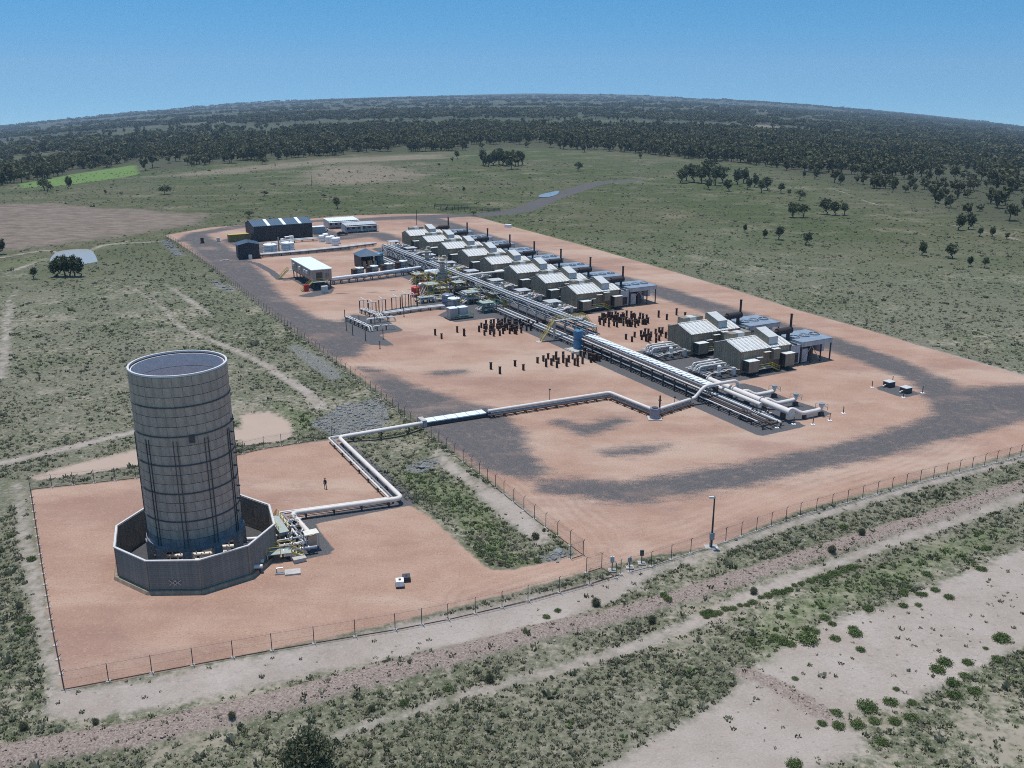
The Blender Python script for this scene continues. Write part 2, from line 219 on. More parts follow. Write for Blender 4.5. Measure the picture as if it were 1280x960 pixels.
def ground_material():
    m = bpy.data.materials.new('earth'); t, b = nodes(m); N = t.nodes.new; K = t.links.new
    b.inputs['Roughness'].default_value = 0.95; b.inputs['Specular IOR Level'].default_value = 0.1
    tc = N('ShaderNodeTexCoord')
    def noise(s, d=6, r=0.6, stretch=None):
        n = N('ShaderNodeTexNoise'); n.inputs['Scale'].default_value = s; n.inputs['Detail'].default_value = d; n.inputs['Roughness'].default_value = r
        if stretch:
            mp = N('ShaderNodeMapping'); mp.inputs['Rotation'].default_value = (0, 0, stretch[0]); mp.inputs['Scale'].default_value = (stretch[1], 1, 1); K(tc.outputs['Object'], mp.inputs[0]); K(mp.outputs[0], n.inputs['Vector'])
        else: K(tc.outputs['Object'], n.inputs['Vector'])
        return n.outputs['Fac']
    def att(nm): a = N('ShaderNodeAttribute'); a.attribute_name = nm; return a.outputs['Fac']
    def math_(op, a, bb=None, c=None):
        n = N('ShaderNodeMath'); n.operation = op
        for i, q in enumerate((a, bb, c)):
            if q is None: continue
            if isinstance(q, (int, float)): n.inputs[i].default_value = q
            else: K(q, n.inputs[i])
        return n.outputs[0]
    def rng_(x, a, bb, lo=0.0, hi=1.0):
        n = N('ShaderNodeMapRange'); n.interpolation_type = 'SMOOTHSTEP'; K(x, n.inputs[0])
        for i, q in zip((1, 2, 3, 4), (a, bb, lo, hi)): n.inputs[i].default_value = q
        return n.outputs[0]
    def mix(f, a, bb):
        n = N('ShaderNodeMix'); n.data_type = 'RGBA'
        if isinstance(f, (int, float)): n.inputs[0].default_value = f
        else: K(f, n.inputs[0])
        for i, q in ((6, a), (7, bb)):
            if isinstance(q, tuple): n.inputs[i].default_value = (*q, 1)
            else: K(q, n.inputs[i])
        return n.outputs[2]
    nb, nm, nf, nff = noise(0.018, 5), noise(0.14, 6), noise(0.9, 6, 0.65), noise(4.5, 4, 0.7)
    nS = noise(0.22, 6, 0.62, (RZ, 0.25))                        # drag marks left by grader blades along the pad
    def zone(nm_, amp, w_, n_=None):
        n_ = n_ or nm
        d = math_('MULTIPLY_ADD', math_('SUBTRACT', n_, 0.5), amp, att(nm_)); return rng_(d, w_, -w_)
    # pasture
    soil = mix(rng_(nm, 0.3, 0.7), (0.25, 0.215, 0.165), (0.37, 0.32, 0.26))
    veg = mix(rng_(nb, 0.35, 0.65), (0.085, 0.098, 0.052), (0.145, 0.14, 0.098)); n2 = noise(1.7, 6, 0.8); veg = mix(rng_(n2, 0.50, 0.66), veg, (0.27, 0.24, 0.19)); veg = mix(rng_(n2, 0.47, 0.34), veg, (0.06, 0.066, 0.038)); veg = mix(rng_(nff, 0.58, 0.72, 0, .6), veg, (0.28, 0.245, 0.195)); veg = mix(rng_(nff, 0.44, 0.3, 0, .7), veg, (0.055, 0.06, 0.035))
    cover = math_('ADD', math_('MULTIPLY', nf, 0.55), math_('ADD', math_('MULTIPLY', nm, 0.3), math_('MULTIPLY', nb, 0.35)))
    dist = att('dist')
    cov = math_('ADD', rng_(math_('ADD', cover, math_('MULTIPLY', att('clump'), 0.055)), 0.44, 0.60), rng_(dist, 220, 500, 0, 0.5))
    col = mix(math_('MINIMUM', cov, 1.0), soil, veg)
    fr = mix(rng_(noise(0.006, 5), 0.42, 0.6), (0.068, 0.084, 0.034), (0.098, 0.098, 0.052)); fr = mix(rng_(noise(0.03, 6, 0.7), 0.5, 0.72), fr, (0.19, 0.165, 0.11)); fr = mix(rng_(noise(0.5, 6, 0.8), 0.52, 0.40, 0, 0.75), fr, (0.05, 0.058, 0.03)); fr = mix(rng_(noise(0.09, 6, 0.7, (R(8), 0.35)), 0.5, 0.7, 0, .6), fr, (0.16, 0.135, 0.10))
    col = mix(rng_(math_('MULTIPLY_ADD', math_('SUBTRACT', nb, .5), 260, dist), 260, 480), col, fr)
    col = mix(rng_(dist, 1100, 2400, 0, 0.8), col, mix(rng_(noise(0.004, 5, .6, (0.05, 0.35)), .42, .62), (0.050, 0.058, 0.038), (0.092, 0.088, 0.062)))
    # spots of their own colour
    col = mix(zone('wood', 60, 25, noise(0.02, 5)), col, mix(nm, (0.05, 0.056, 0.03), (0.085, 0.082, 0.05)))
    col = mix(math_('MULTIPLY', zone('green', 5, 1.6), 0.35), col, mix(nf, (0.07, 0.115, 0.03), (0.13, 0.17, 0.06)))
    col = mix(zone('plough', 40, 8, noise(0.05, 6, .7)), col, mix(rng_(noise(0.3, 6, 0.75, (R(12), 0.45)), 0.3, 0.7), (0.12, 0.092, 0.072), (0.225, 0.18, 0.145)))
    col = mix(zone('lush', 6, 3), col, (0.12, 0.185, 0.055)); col = mix(math_('MULTIPLY', zone('pink', 60, 18, noise(0.04, 7, .7)), 0.5), col, mix(nm, (0.21, 0.155, 0.12), (0.34, 0.27, 0.22)))
    pale = mix(rng_(nm, 0.3, 0.7), (0.315, 0.258, 0.222), (0.395, 0.335, 0.30)); pale = mix(rng_(nff, 0.52, 0.68, 0, 0.6), pale, (0.24, 0.20, 0.175)); pale = mix(rng_(noise(2.2, 5, .75, (R(5), .5)), 0.57, 0.70, 0, 0.75), pale, (0.17, 0.14, 0.12)); pale = mix(rng_(nff, 0.45, 0.3, 0, .5), pale, (0.52, 0.47, 0.44))
    col = mix(math_('MULTIPLY', zone('pale', 4.2, 1.0, noise(0.45, 7, 0.75)), 0.85), col, pale)
    col = mix(zone('rub', 2.2, 0.5, nf), col, mix(rng_(nff, 0.4, 0.65), (0.18, 0.138, 0.115), (0.32, 0.258, 0.225)))
    col = mix(math_('MULTIPLY', zone('rock', 2.5, 0.8, nf), .75), col, mix(rng_(nff, 0.4, 0.6), (0.07, 0.07, 0.07), (0.26, 0.255, 0.25)))
    col = mix(zone('clay', 2.4, 0.7, nf), col, mix(nm, (0.36, 0.27, 0.215), (0.41, 0.315, 0.26)))
    # red pads
    pad = mix(rng_(nm, 0.3, 0.7), (0.325, 0.198, 0.143), (0.385, 0.25, 0.188)); pad = mix(rng_(nS, 0.48, 0.75, 0, 0.32), pad, (0.30, 0.155, 0.115)); pad = mix(rng_(nff, 0.54, 0.68, 0, 0.6), pad, (0.43, 0.325, 0.265))
    pad = mix(rng_(noise(0.045, 6, 0.65, (RZ, 0.45)), 0.46, 0.62, 0, 0.65), pad, (0.44, 0.325, 0.255)); pad = mix(rng_(noise(0.03, 6, 0.68, (R(12), 0.5)), 0.50, 0.63, 0, 0.6), pad, (0.255, 0.15, 0.118)); pad = mix(rng_(noise(0.11, 7, 0.75, (R(35), 0.6)), 0.56, 0.68, 0, 0.4), pad, (0.22, 0.16, 0.135))
    pad = mix(rng_(nff, 0.47, 0.33, 0, 0.75), pad, (0.19, 0.115, 0.088)); pad = mix(rng_(noise(1.6, 5, 0.8), 0.52, 0.68, 0, 0.45), pad, (0.45, 0.33, 0.265)); pad = mix(rng_(noise(0.35, 6, 0.7, (R(-20), 0.3)), 0.55, 0.75, 0, 0.4), pad, (0.29, 0.175, 0.13))
    ln = att('lane'); la = math_('ABSOLUTE', ln); st = math_('SINE', math_('ADD', math_('MULTIPLY', ln, 3.9), math_('MULTIPLY', noise(0.035, 4), 26.0)))
    lf = math_('MULTIPLY', rng_(st, 0.2, 0.9), math_('MULTIPLY', rng_(la, 7, 3), rng_(noise(0.09, 6, .75), 0.45, 0.65, 0, 0.38))); pad = mix(lf, pad, (0.235, 0.165, 0.135)); lf2 = math_('MULTIPLY', rng_(st, -0.3, -0.95), math_('MULTIPLY', rng_(la, 8, 3), 0.10)); pad = mix(lf2, pad, (0.47, 0.36, 0.295))
    col = mix(zone('pad', 1.6, 0.35, noise(0.6)), col, pad)
    gcol = mix(rng_(nff, 0.35, 0.65), (0.058, 0.056, 0.060), (0.128, 0.12, 0.12)); gcol = mix(rng_(st, 0.3, 0.95, 0, 0.16), gcol, (0.15, 0.13, 0.12)); gcol = mix(rng_(nm, 0.5, 0.8, 0, 0.25), gcol, (0.20, 0.155, 0.13))
    gz = math_('MULTIPLY_ADD', math_('SUBTRACT', noise(0.13, 8, 0.72, (RZ, 0.35)), 0.5), 6.0, att('grav')); gz = math_('MULTIPLY_ADD', math_('SUBTRACT', nff, 0.5), 5.0, gz); gz = math_('MULTIPLY_ADD', math_('SUBTRACT', noise(0.5, 7, .78, (R(15), .4)), 0.5), 8.0, gz)
    gf = math_('MULTIPLY', rng_(gz, 2.6, -1.2), rng_(att('pad'), 2.5, -0.5)); gf = math_('MAXIMUM', gf, math_('MULTIPLY', rng_(math_('ADD', att('grav'), math_('MULTIPLY', nf, 1.5)), 1.6, 0.2, 0, 1), rng_(att('pad'), 0.5, 3.0)))
    gin = math_('MULTIPLY', math_('MULTIPLY', gf, rng_(noise(0.055, 7, 0.7, (R(20), .6)), 0.34, 0.48, 0.68, 1.0)), rng_(noise(0.6, 5, 0.7), 0.30, 0.5, 0.72, 0.98))
    col = mix(gin, col, gcol)
    col = mix(zone('fresh', 0.5, 0.15, nf), col, mix(rng_(nff, 0.35, 0.65), (0.068, 0.067, 0.072), (0.125, 0.12, 0.122)))
    K(col, b.inputs['Base Color'])
    bp = N('ShaderNodeBump'); bp.inputs['Strength'].default_value = 0.55; bp.inputs['Distance'].default_value = 0.12
    K(math_('ADD', math_('MULTIPLY', nff, 0.6), nf), bp.inputs['Height']); K(bp.outputs[0], b.inputs['Normal'])
    return m
EARTH = ground_material()

# ------------------------------------------------------------------ mesh helpers
class MB:
    def __init__(s): s.v = []; s.f = []
    def add(s, v, f): n = len(s.v); s.v += [tuple(q) for q in v]; s.f += [tuple(i + n for i in q) for q in f]; return s
    def box(s, x0, x1, y0, y1, z0, z1): return s.add([(x0, y0, z0), (x1, y0, z0), (x1, y1, z0), (x0, y1, z0), (x0, y0, z1), (x1, y0, z1), (x1, y1, z1), (x0, y1, z1)],
        [(3, 2, 1, 0), (4, 5, 6, 7), (0, 1, 5, 4), (1, 2, 6, 5), (2, 3, 7, 6), (3, 0, 4, 7)])
    def cb(s, x, y, z, a, b, c): return s.box(x - a / 2, x + a / 2, y - b / 2, y + b / 2, z, z + c)
    def beam(s, p, q, w_=0.1, h_=None):
        p, q = Vector(p), Vector(q); d = (q - p).normalized(); a = d.cross(Vector((0, 0, 1)))
        a = Vector((1, 0, 0)) if a.length < 1e-3 else a.normalized(); b = a.cross(d); h_ = h_ or w_; a = a * w_ / 2; b = b * h_ / 2
        return s.add([p - a - b, p + a - b, p + a + b, p - a + b, q - a - b, q + a - b, q + a + b, q - a + b], [(0, 1, 2, 3), (7, 6, 5, 4), (0, 4, 5, 1), (1, 5, 6, 2), (2, 6, 7, 3), (3, 7, 4, 0)])
    def tube(s, path, r, n=10, cap=True):
        P_ = [Vector(p) for p in path]; rings = []; up = Vector((0, 0, 1)); prev = None
        for i, p in enumerate(P_):
            d = (P_[min(i + 1, len(P_) - 1)] - P_[max(i - 1, 0)]).normalized()
            if prev is None: a = d.cross(up); a = Vector((1, 0, 0)) if a.length < 1e-3 else a
            else: a = prev - d * prev.dot(d)
            a = a.normalized(); prev = a; b = d.cross(a); rr = r[i] if isinstance(r, (list, tuple)) else r
            rings.append([p + (a * math.cos(6.28319 * k / n) + b * math.sin(6.28319 * k / n)) * rr for k in range(n)])
        v = [q for ring in rings for q in ring]; f = []
        for i in range(len(rings) - 1):
            for k in range(n): f.append((i * n + k, i * n + (k + 1) % n, (i + 1) * n + (k + 1) % n, (i + 1) * n + k))
        if cap: f.append(tuple(range(n))[::-1]); f.append(tuple(range((len(rings) - 1) * n, len(rings) * n)))
        return s.add(v, f)
    def cyl(s, x, y, z0, z1, r, n=16): return s.tube([(x, y, z0), (x, y, z1)], r, n)
    def dome(s, x, y, z, r, h, n=16, k=4):
        v = []; f = []
        for i in range(k):
            a = i / k * math.pi / 2
            v += [(x + r * math.cos(a) * math.cos(6.28319 * j / n), y + r * math.cos(a) * math.sin(6.28319 * j / n), z + h * math.sin(a)) for j in range(n)]
        v.append((x, y, z + h))
        for i in range(k - 1):
            for j in range(n): f.append((i * n + j, i * n + (j + 1) % n, (i + 1) * n + (j + 1) % n, (i + 1) * n + j))
        for j in range(n): f.append(((k - 1) * n + j, (k - 1) * n + (j + 1) % n, k * n))
        return s.add(v, f)
    def ring(s, x, y, z0, z1, r0, r1, n=24):
        v = []
        for (r, z) in ((r0, z0), (r1, z0), (r1, z1), (r0, z1)): v += [(x + r * math.cos(6.28319 * k / n), y + r * math.sin(6.28319 * k / n), z) for k in range(n)]
        f = []
        for q in range(4):
            for k in range(n): a, b = q * n, ((q + 1) % 4) * n; f.append((a + k, a + (k + 1) % n, b + (k + 1) % n, b + k))
        return s.add(v, f)
    def prism(s, poly, x0, x1, axis='x'):       # poly in (y,z) swept along x, or in (x,z) swept along y
        n = len(poly); mk = (lambda p, q: (q, p[0], p[1])) if axis == 'x' else (lambda p, q: (p[0], q, p[1]))
        v = [mk(p, x0) for p in poly] + [mk(p, x1) for p in poly]
        return s.add(v, [tuple(range(n)), tuple(range(2 * n - 1, n - 1, -1))] + [(i, i + n, (i + 1) % n + n, (i + 1) % n) for i in range(n)])
    def mesh(s, name, m, smooth=False):
        me = bpy.data.meshes.new(name); me.from_pydata(s.v, [], s.f); me.materials.append(MATS[m] if isinstance(m, str) else m)
        bm = bmesh.new(); bm.from_mesh(me); bmesh.ops.recalc_face_normals(bm, faces=bm.faces); bm.to_mesh(me); bm.free()
        if smooth:
            me.polygons.foreach_set('use_smooth', [True] * len(me.polygons))
            try: me.set_sharp_from_angle(angle=R(40))
            except Exception: pass
        return me
    def build(s, name, m, parent=None, loc=(0, 0, 0), rz=0, smooth=False): return put(name, s.mesh(name, m, smooth), parent, loc, rz)
def put(name, me, parent=None, loc=(0, 0, 0), rz=0, scale=None):
    o = bpy.data.objects.new(name, me); COL.objects.link(o); o.parent = parent; o.location = loc; o.rotation_euler = (0, 0, rz)
    if scale: o.scale = scale
    return o
def tag(o, label=None, cat=None, group=None, kind=None):
    if label: o['label'] = label
    if cat: o['category'] = cat
    if group: o['group'] = group
    if kind: o['kind'] = kind
    return o
def thing(name, label, cat, loc=(0, 0, 0), rz=0, group=None): return tag(put(name, None, None, loc, rz), label, cat, group)
def copy_tree(o, parent=None, kids=None):
    c = o.copy(); COL.objects.link(c); c.parent = parent
    for ch in CH.get(o.name, []) if kids is None else kids: copy_tree(ch, c)
    return c
CH = {}
def index_children():
    CH.clear()
    for o in bpy.data.objects:
        if o.parent: CH.setdefault(o.parent.name, []).append(o)
def fillet(path, r=0.8, k=4):
    P_ = [Vector(p) for p in path]; out = [P_[0]]
    for a, b, c in zip(P_, P_[1:], P_[2:]):
        d1, d2 = (a - b), (c - b); rr = min(r, d1.length * .45, d2.length * .45); p, q = b + d1.normalized() * rr, b + d2.normalized() * rr
        out += [p.lerp(b, t).lerp(b.lerp(q, t), t) for t in [i / k for i in range(k + 1)]]
    return out + [P_[-1]]
def ribroof(x0, x1, y0, z0, y1, z1, step=0.9, th=0.05, rib=0.07):    # a roof sheet with raised ribs, sloping from (y0,z0) to (y1,z1), ribs run with the slope
    m = MB(); nrm = Vector((0, -(z1 - z0), y1 - y0)).normalized(); nrm = nrm if nrm.z > 0 else -nrm
    prof = []; x = x0
    while x < x1 - 1e-6:
        e = min(x + step, x1); prof += [(x, 0), (x + (e - x) * .62, 0), (x + (e - x) * .68, rib), (x + (e - x) * .94, rib)]; x = e
    prof.append((x1, 0)); n = len(prof)
    v = []
    for yy, zz in ((y0, z0), (y1, z1)): v += [(px, yy + nrm.y * ph, zz + nrm.z * ph) for px, ph in prof]
    v += [(q[0], q[1] - nrm.y * th, q[2] - nrm.z * th) for q in v]
    f = [(i, i + 1, n + i + 1, n + i) for i in range(n - 1)] + [(2 * n + i + 1, 2 * n + i, 3 * n + i, 3 * n + i + 1) for i in range(n - 1)]
    f += [(i, 2 * n + i, 2 * n + i + 1, i + 1) for i in range(n - 1)] + [(n + i, n + i + 1, 3 * n + i + 1, 3 * n + i) for i in range(n - 1)]
    f += [(0, n, 3 * n, 2 * n), (n - 1, 3 * n - 1, 4 * n - 1, 2 * n - 1)]
    return m.add(v, f)
ORD = ['nearest', 'second', 'third', 'fourth', 'fifth', 'sixth', 'seventh', 'farthest']

# ------------------------------------------------------------------ the ground: one grid from here to the horizon, split into its kinds
def axis(stops):                                # [(end, step)...] with growing steps
    out = [stops[0][0]]
    for end, a, b in stops[1:]:
        x = out[-1]; s0 = x
        while x < end - 1e-6:
            st = a + (b - a) * (x - s0) / (end - s0); x = min(x + st, end); out.append(x)
    return np.array(out)
xr = axis([(0,), (130, 1.3, 1.5), (420, 2.0, 8), (1500, 9, 40), (9500, 60, 400)]); XS = np.concatenate([-xr[:0:-1], xr])
YS = axis([(-60,), (60, 8, 2), (240, 1.2, 1.5), (480, 1.6, 3.5), (1200, 4, 14), (3000, 16, 60), (9500, 70, 300)])
gx, gy = np.meshgrid(XS, YS); GP = np.stack([gx.ravel(), gy.ravel()], 1)
GZ = zones(GP); GH = height(GP, GZ); GZ['wood'] = sdp(GP, BELT); GZ['lane'] = lane(GP); GZ['clump'] = clump(GP)
nx, ny = len(XS), len(YS)
ii = (np.arange(ny - 1)[:, None] * nx + np.arange(nx - 1)[None, :]).ravel()
QUADS = np.stack([ii, ii + 1, ii + nx + 1, ii + nx], 1)
cen = lambda k: GZ[k][QUADS].mean(1)
tp = sdp(GP, TPAD)[QUADS].mean(1)
cls = np.zeros(len(QUADS), int)
cls[cen('plough') < 0] = 5; cls[cen('pale') < 0] = 4; cls[cen('rub') < 0] = 3; cls[cen('clay') < 0] = 6
cls[cen('grav') < 0] = 2
pd = cen('pad') < 0
cls[pd] = 1; cls[pd & (tp < 0)] = 7; cls[pd & (cen('grav') < 0)] = 2
for k, nm in ((0, 'ground'), (1, 'compound_pad'), (7, 'flare_pad'), (2, 'gravel_road'), (3, 'rubble_track'), (4, 'bare_soil'), (5, 'ploughed_field'), (6, 'settling_basin')):
    q = QUADS[cls == k]; used, inv = np.unique(q, return_inverse=True); q = inv.reshape(-1, 4)
    me = bpy.data.meshes.new(nm); me.vertices.add(len(used)); me.vertices.foreach_set('co', np.column_stack([GP[used], GH[used]]).astype(np.float32).ravel())
    me.loops.add(q.size); me.loops.foreach_set('vertex_index', q.ravel().astype(np.int32)); me.polygons.add(len(q))
    me.polygons.foreach_set('loop_start', (np.arange(len(q)) * 4).astype(np.int32)); me.polygons.foreach_set('loop_total', np.full(len(q), 4, np.int32))
    me.polygons.foreach_set('use_smooth', np.ones(len(q), bool)); me.update(); me.validate()
    for a in GZ:
        at = me.attributes.new(a, 'FLOAT', 'POINT'); at.data.foreach_set('value', np.clip(GZ[a][used], -300, 300).astype(np.float32))
    at = me.attributes.new('dist', 'FLOAT', 'POINT'); at.data.foreach_set('value', np.hypot(GP[used, 0], GP[used, 1]).astype(np.float32))
    me.materials.append(EARTH); tag(put(nm, me), kind='structure')
def water(name, px, col, rough, dz, label=None):
    pts = [PV(p[0], p[1], dz) if dz < 0 else G(*p) for p in px]; z = dz if dz < 0 else max(p.z for p in pts) + dz
    for _ in range(2): pts = [q for a, b in zip(pts, pts[1:] + pts[:1]) for q in (a.lerp(b, .25), a.lerp(b, .75))]
    c0 = sum(pts, Vector()) / len(pts); pts = [c0 + (p - c0) * (1.25 if dz < 0 else 1) for p in pts]
    m = bpy.data.materials.new(name); t, b = nodes(m); b.inputs['Base Color'].default_value = (*col, 1); b.inputs['Roughness'].default_value = rough
    n = t.nodes.new('ShaderNodeTexNoise'); n.inputs['Scale'].default_value = 1.2; bp = t.nodes.new('ShaderNodeBump'); bp.inputs['Strength'].default_value = 0.15; bp.inputs['Distance'].default_value = 0.1
    tc = t.nodes.new('ShaderNodeTexCoord'); t.links.new(tc.outputs['Object'], n.inputs['Vector']); t.links.new(n.outputs['Fac'], bp.inputs['Height']); t.links.new(bp.outputs[0], b.inputs['Normal'])
    o = MB().add([(p.x, p.y, z) for p in pts], [tuple(range(len(pts)))]).build(name, m); tag(o, kind='structure'); return o
water('pond', [(68, 328), (70, 320), (78, 315), (92, 313), (110, 313), (115, 321), (117, 328), (104, 331), (86, 331)], (0.30, 0.30, 0.29), 0.25, -2.0)
water('puddle', [(671, 247), (676, 243), (690, 240), (700, 238), (697, 243), (686, 247)], (0.22, 0.24, 0.26), 0.2, 0.05)

# ------------------------------------------------------------------ flare tower in its ten-sided wind fence
TC = Vector(PV(248.5, 694)); TR, TH = 5.98, 27.0
ROT10 = R(-90 + 7.5)                            # a corner of the fence / a leg: angle of the first one
def flare_tower():
    t = thing('flare_tower', 'tall grey panelled open-topped flare cylinder standing inside the ten-sided fence', 'flare tower', (TC.x, TC.y, 0))
    z0, rows, n = 4.0, 18, 16; ph = (TH - 0.25 - z0) / rows; g = 0.02
    def panel(name, m, h):
        k = 6; a0, a1 = .6 * g / TR, 2 * math.pi / n - .6 * g / TR; v = []; f = []
        for i in range(k + 1):
            a = a0 + (a1 - a0) * i / k; ca, sa = math.cos(a), math.sin(a)
            for r, z in ((TR, 1.6 * g), (TR, h - 1.6 * g), (TR - .10, h - 1.6 * g), (TR - .10, 1.6 * g)): v.append((r * ca, r * sa, z))
        for i in range(k):
            for j in range(4): f.append((i * 4 + j, i * 4 + 4 + j, i * 4 + 4 + (j + 1) % 4, i * 4 + (j + 1) % 4))
        f += [(0, 1, 2, 3), (k * 4 + 3, k * 4 + 2, k * 4 + 1, k * 4)]
        return MB().add(v, f).mesh(name, m, True)
    pm, pl = panel('panel', 'shell', ph), panel('panel', 'shell_low', ph)
    for i in range(rows):
        for j in range(n): put('panel', pl if i < 1 else pm, t, (0, 0, z0 + i * ph + 0.002), (j + 0.5 * (i % 2)) * 2 * math.pi / n)
    MB().ring(0, 0, z0, TH - .3, TR - .32, TR - .13, 48).build('backing_shell', 'seam', t, smooth=True)
    lin = MB(); nl = 48
    for zz in range(13):
        za, zb = z0 + zz * 1.75, z0 + (zz + 1) * 1.75 - .05
        lin.ring(0, 0, za, min(zb, TH - .35), TR - .42, TR - .33, nl)
    lin.build('refractory_lining', 'liner', t, smooth=True)
    rm = MB().ring(0, 0, TH - .22, TH, TR - .22, TR + .03, 64); rm.build('top_rim', 'rim', t, smooth=True)
    for i in range(1, 7):
        if i < 7: MB().ring(0, 0, z0 + i * 3 * ph - .09 - (3 * ph if 0 else 0), z0 + i * 3 * ph + .05, TR - .02, TR + .11, 64).build('stiffener_ring', 'seam', t, smooth=True) if i < 6 else None
    MB().ring(0, 0, z0 - .35, z0 + .1, TR - .4, TR + .22, 64).build('base_ring', 'shell_low', t, smooth=True)
    rib = MB().box(TR + .01, TR + .10, -.27, -.20, 0, 18.6 - z0).box(TR + .01, TR + .10, .20, .27, 0, 18.6 - z0).mesh('rib', 'seam'); leg = MB().box(TR - .45, TR + .35, -.55, .55, 0, z0 - .35).box(TR - .7, TR + .6, -.8, .8, 0, .35).mesh('leg', 'shell_low')
    for k in range(10):
        a = ROT10 + k * R(36); put('rib', rib, t, (0, 0, z0), a); put('leg', leg, t, (0, 0, 0), a)
    a = R(-62); lad = MB()
    for zz in range(20): lad.box(TR + .25, TR + .3, -.25, .25, z0 + zz * .3 + 13, z0 + zz * .3 + 13.05)
    pl_ = MB().box(TR, TR + .05, -.35, .35, 18.2, 19.3); pl_.build('inspection_hatch', 'seam', t, rz=R(-63))
    nz = MB().tube([(TR - .2, 0, 7), (TR + .4, 0, 7)], .12, 8).mesh('nozzle', 'seam')
    for k in range(9): put('nozzle', nz, t, (0, 0, k * 1.55), R(-8 + (k % 3) * 5))
flare_tower()
def wind_fence():
    t = thing('wind_fence', 'dark grey ten-sided slatted wall with pale top rail around the flare tower', 'wind fence', (TC.x, TC.y, 0))
    Ro, Hh = 10.45, 4.4; a0 = R(-90 - 18 + 1.5); side = 2 * Ro * math.sin(R(18)); ap = Ro * math.cos(R(18))
    sl = MB()
    nsl = 15; hs = (Hh - 0.55) / nsl
    slm = MB().add([(ap, -side / 2 + .06, 0), (ap, side / 2 - .06, 0), (ap - .09, side / 2 - .06, hs * .93), (ap - .09, -side / 2 + .06, hs * .93),
                    (ap - .05, -side / 2 + .06, 0), (ap - .05, side / 2 - .06, 0), (ap - .13, side / 2 - .06, hs * .93), (ap - .13, -side / 2 + .06, hs * .93)],
                   [(0, 1, 2, 3), (7, 6, 5, 4), (0, 4, 5, 1), (3, 2, 6, 7), (0, 3, 7, 4), (1, 5, 6, 2)]).mesh('slat', 'slat')
    rail = MB().box(ap - .16, ap + .1, -side / 2 - .02, side / 2 + .02, Hh, Hh + .14).mesh('top_rail', 'rim'); kerb = MB().prism([(ap - .3, 0), (ap + .55, 0), (ap + .4, .45), (ap - .3, .45)], -side / 2 - .12, side / 2 + .12, 'y').mesh('kerb', 'tan_steel')
    post = MB().box(Ro - .22, Ro + .02, -.1, .1, .3, Hh).mesh('post', 'slat')
    back = MB().box(ap - .22, ap - .17, -side / 2 + .1, side / 2 - .1, .45, Hh).mesh('backing_sheet', 'slat')
    for k in range(10):
        am = a0 + R(36) * (k + .5); put('top_rail', rail, t, (0, 0, 0), am); put('kerb', kerb, t, (0, 0, 0), am); put('post', post, t, (0, 0, 0), a0 + R(36) * k); put('backing_sheet', back, t, (0, 0, 0), am)
        for i in range(nsl): put('slat', slm, t, (0, 0, .5 + i * hs), am)
    MB().ring(0, 0, .02, .06, .1, ap - .3, 30).build('gravel_floor', 'steel_dark', t)
    cr = MB()
    for am in (-90 - 54 + 1.5, -89.5, -86): 
        q = Vector((math.cos(R(am)), math.sin(R(am)))) * (ap + .06); e = Vector((-q.y, q.x)).normalized()
        for sgn in (-1, 1): cr.beam((q.x - e.x * .45, q.y - e.y * .45, 1.45 - .35 * sgn), (q.x + e.x * .45, q.y + e.y * .45, 1.45 + .35 * sgn), .1)
    cr.build('valve_handles', 'galv', t)
wind_fence()
def burner(off, k):
    t = thing('burner_manifold', '', 'burner pipe', (TC.x, TC.y, 0), R(9))
    tag(t, ['white burner pipe nearest the front fence wall, under the flare tower', 'second white burner pipe from the front under the flare tower', 'third white burner pipe from the front under the flare tower', 'middle white burner pipe under the flare tower', 'white burner pipe just behind the middle, under the flare tower', 'rearmost white burner pipe running under the flare tower'][k])
    MB().tube([(-4.5, off, .9), (9.0, off, .9)], .27, 10).build('pipe', 'pipe_white', t, smooth=True)
    nz = MB().cyl(0, 0, .9, 1.9, .09, 6).mesh('burner_nozzle', 'galv'); st = MB().box(-.15, .15, -.12, .12, 0, .7).mesh('support', 'steel_dark')
    for i in range(9): put('burner_nozzle', nz, t, (-4 + i * 1.0, off, 0))
    for i in range(4): put('support', st, t, (-4 + i * 4.2, off, 0))
for k, off in enumerate((-6.2, -4.7, -3.2, -1.5, .2, 2)): burner(off, k)

# ------------------------------------------------------------------ stairs and small platforms
def stair(t, x0, y0, z0, x1, y1, z1, w_=1.0, m='yellow', n=None):
    n = n or max(3, int(abs(z1 - z0) / .25)); d = Vector((x1 - x0, y1 - y0, 0)); e = Vector((-d.y, d.x, 0)).normalized() * w_ / 2
    A, B = Vector((x0, y0, z0)), Vector((x1, y1, z1)); sm = MB()
    for s in (-1, 1): sm.beam(A + e * s, B + e * s, .08, .25)
    sm.build('stringers', m, t); tr = MB()
    for i in range(n): q = A.lerp(B, (i + .5) / n); tr.beam(q - e, q + e, .24, .04)
    tr.build('treads', 'grating', t); h = MB(); up = Vector((0, 0, 1.0))
    for s in (-1, 1):
        h.beam(A + e * s + up, B + e * s + up, .07); h.beam(A + e * s + up * .5, B + e * s + up * .5, .05)
        for i in range(4): q = A.lerp(B, i / 3) + e * s; h.beam(q, q + up, .06)
    h.build('handrails', m, t)
def rails(t, pts, z, m='yellow', h=1.0):
    r = MB()
    for a, b in zip(pts, pts[1:]):
        A, B = Vector((*a, z)), Vector((*b, z))
        for q in (h, h * .5): r.beam(A + Vector((0, 0, q)), B + Vector((0, 0, q)), .06)
        k = max(1, int((B - A).length / 1.3))
        for i in range(k + 1): c = A.lerp(B, i / k); r.beam(c, c + Vector((0, 0, h)), .06)
    r.build('handrails', m, t)
q = PV(340, 703)
t = thing('access_platform', 'grating landing with yellow handrails and steps beside the front right of the fence', 'platform', q, R(14))
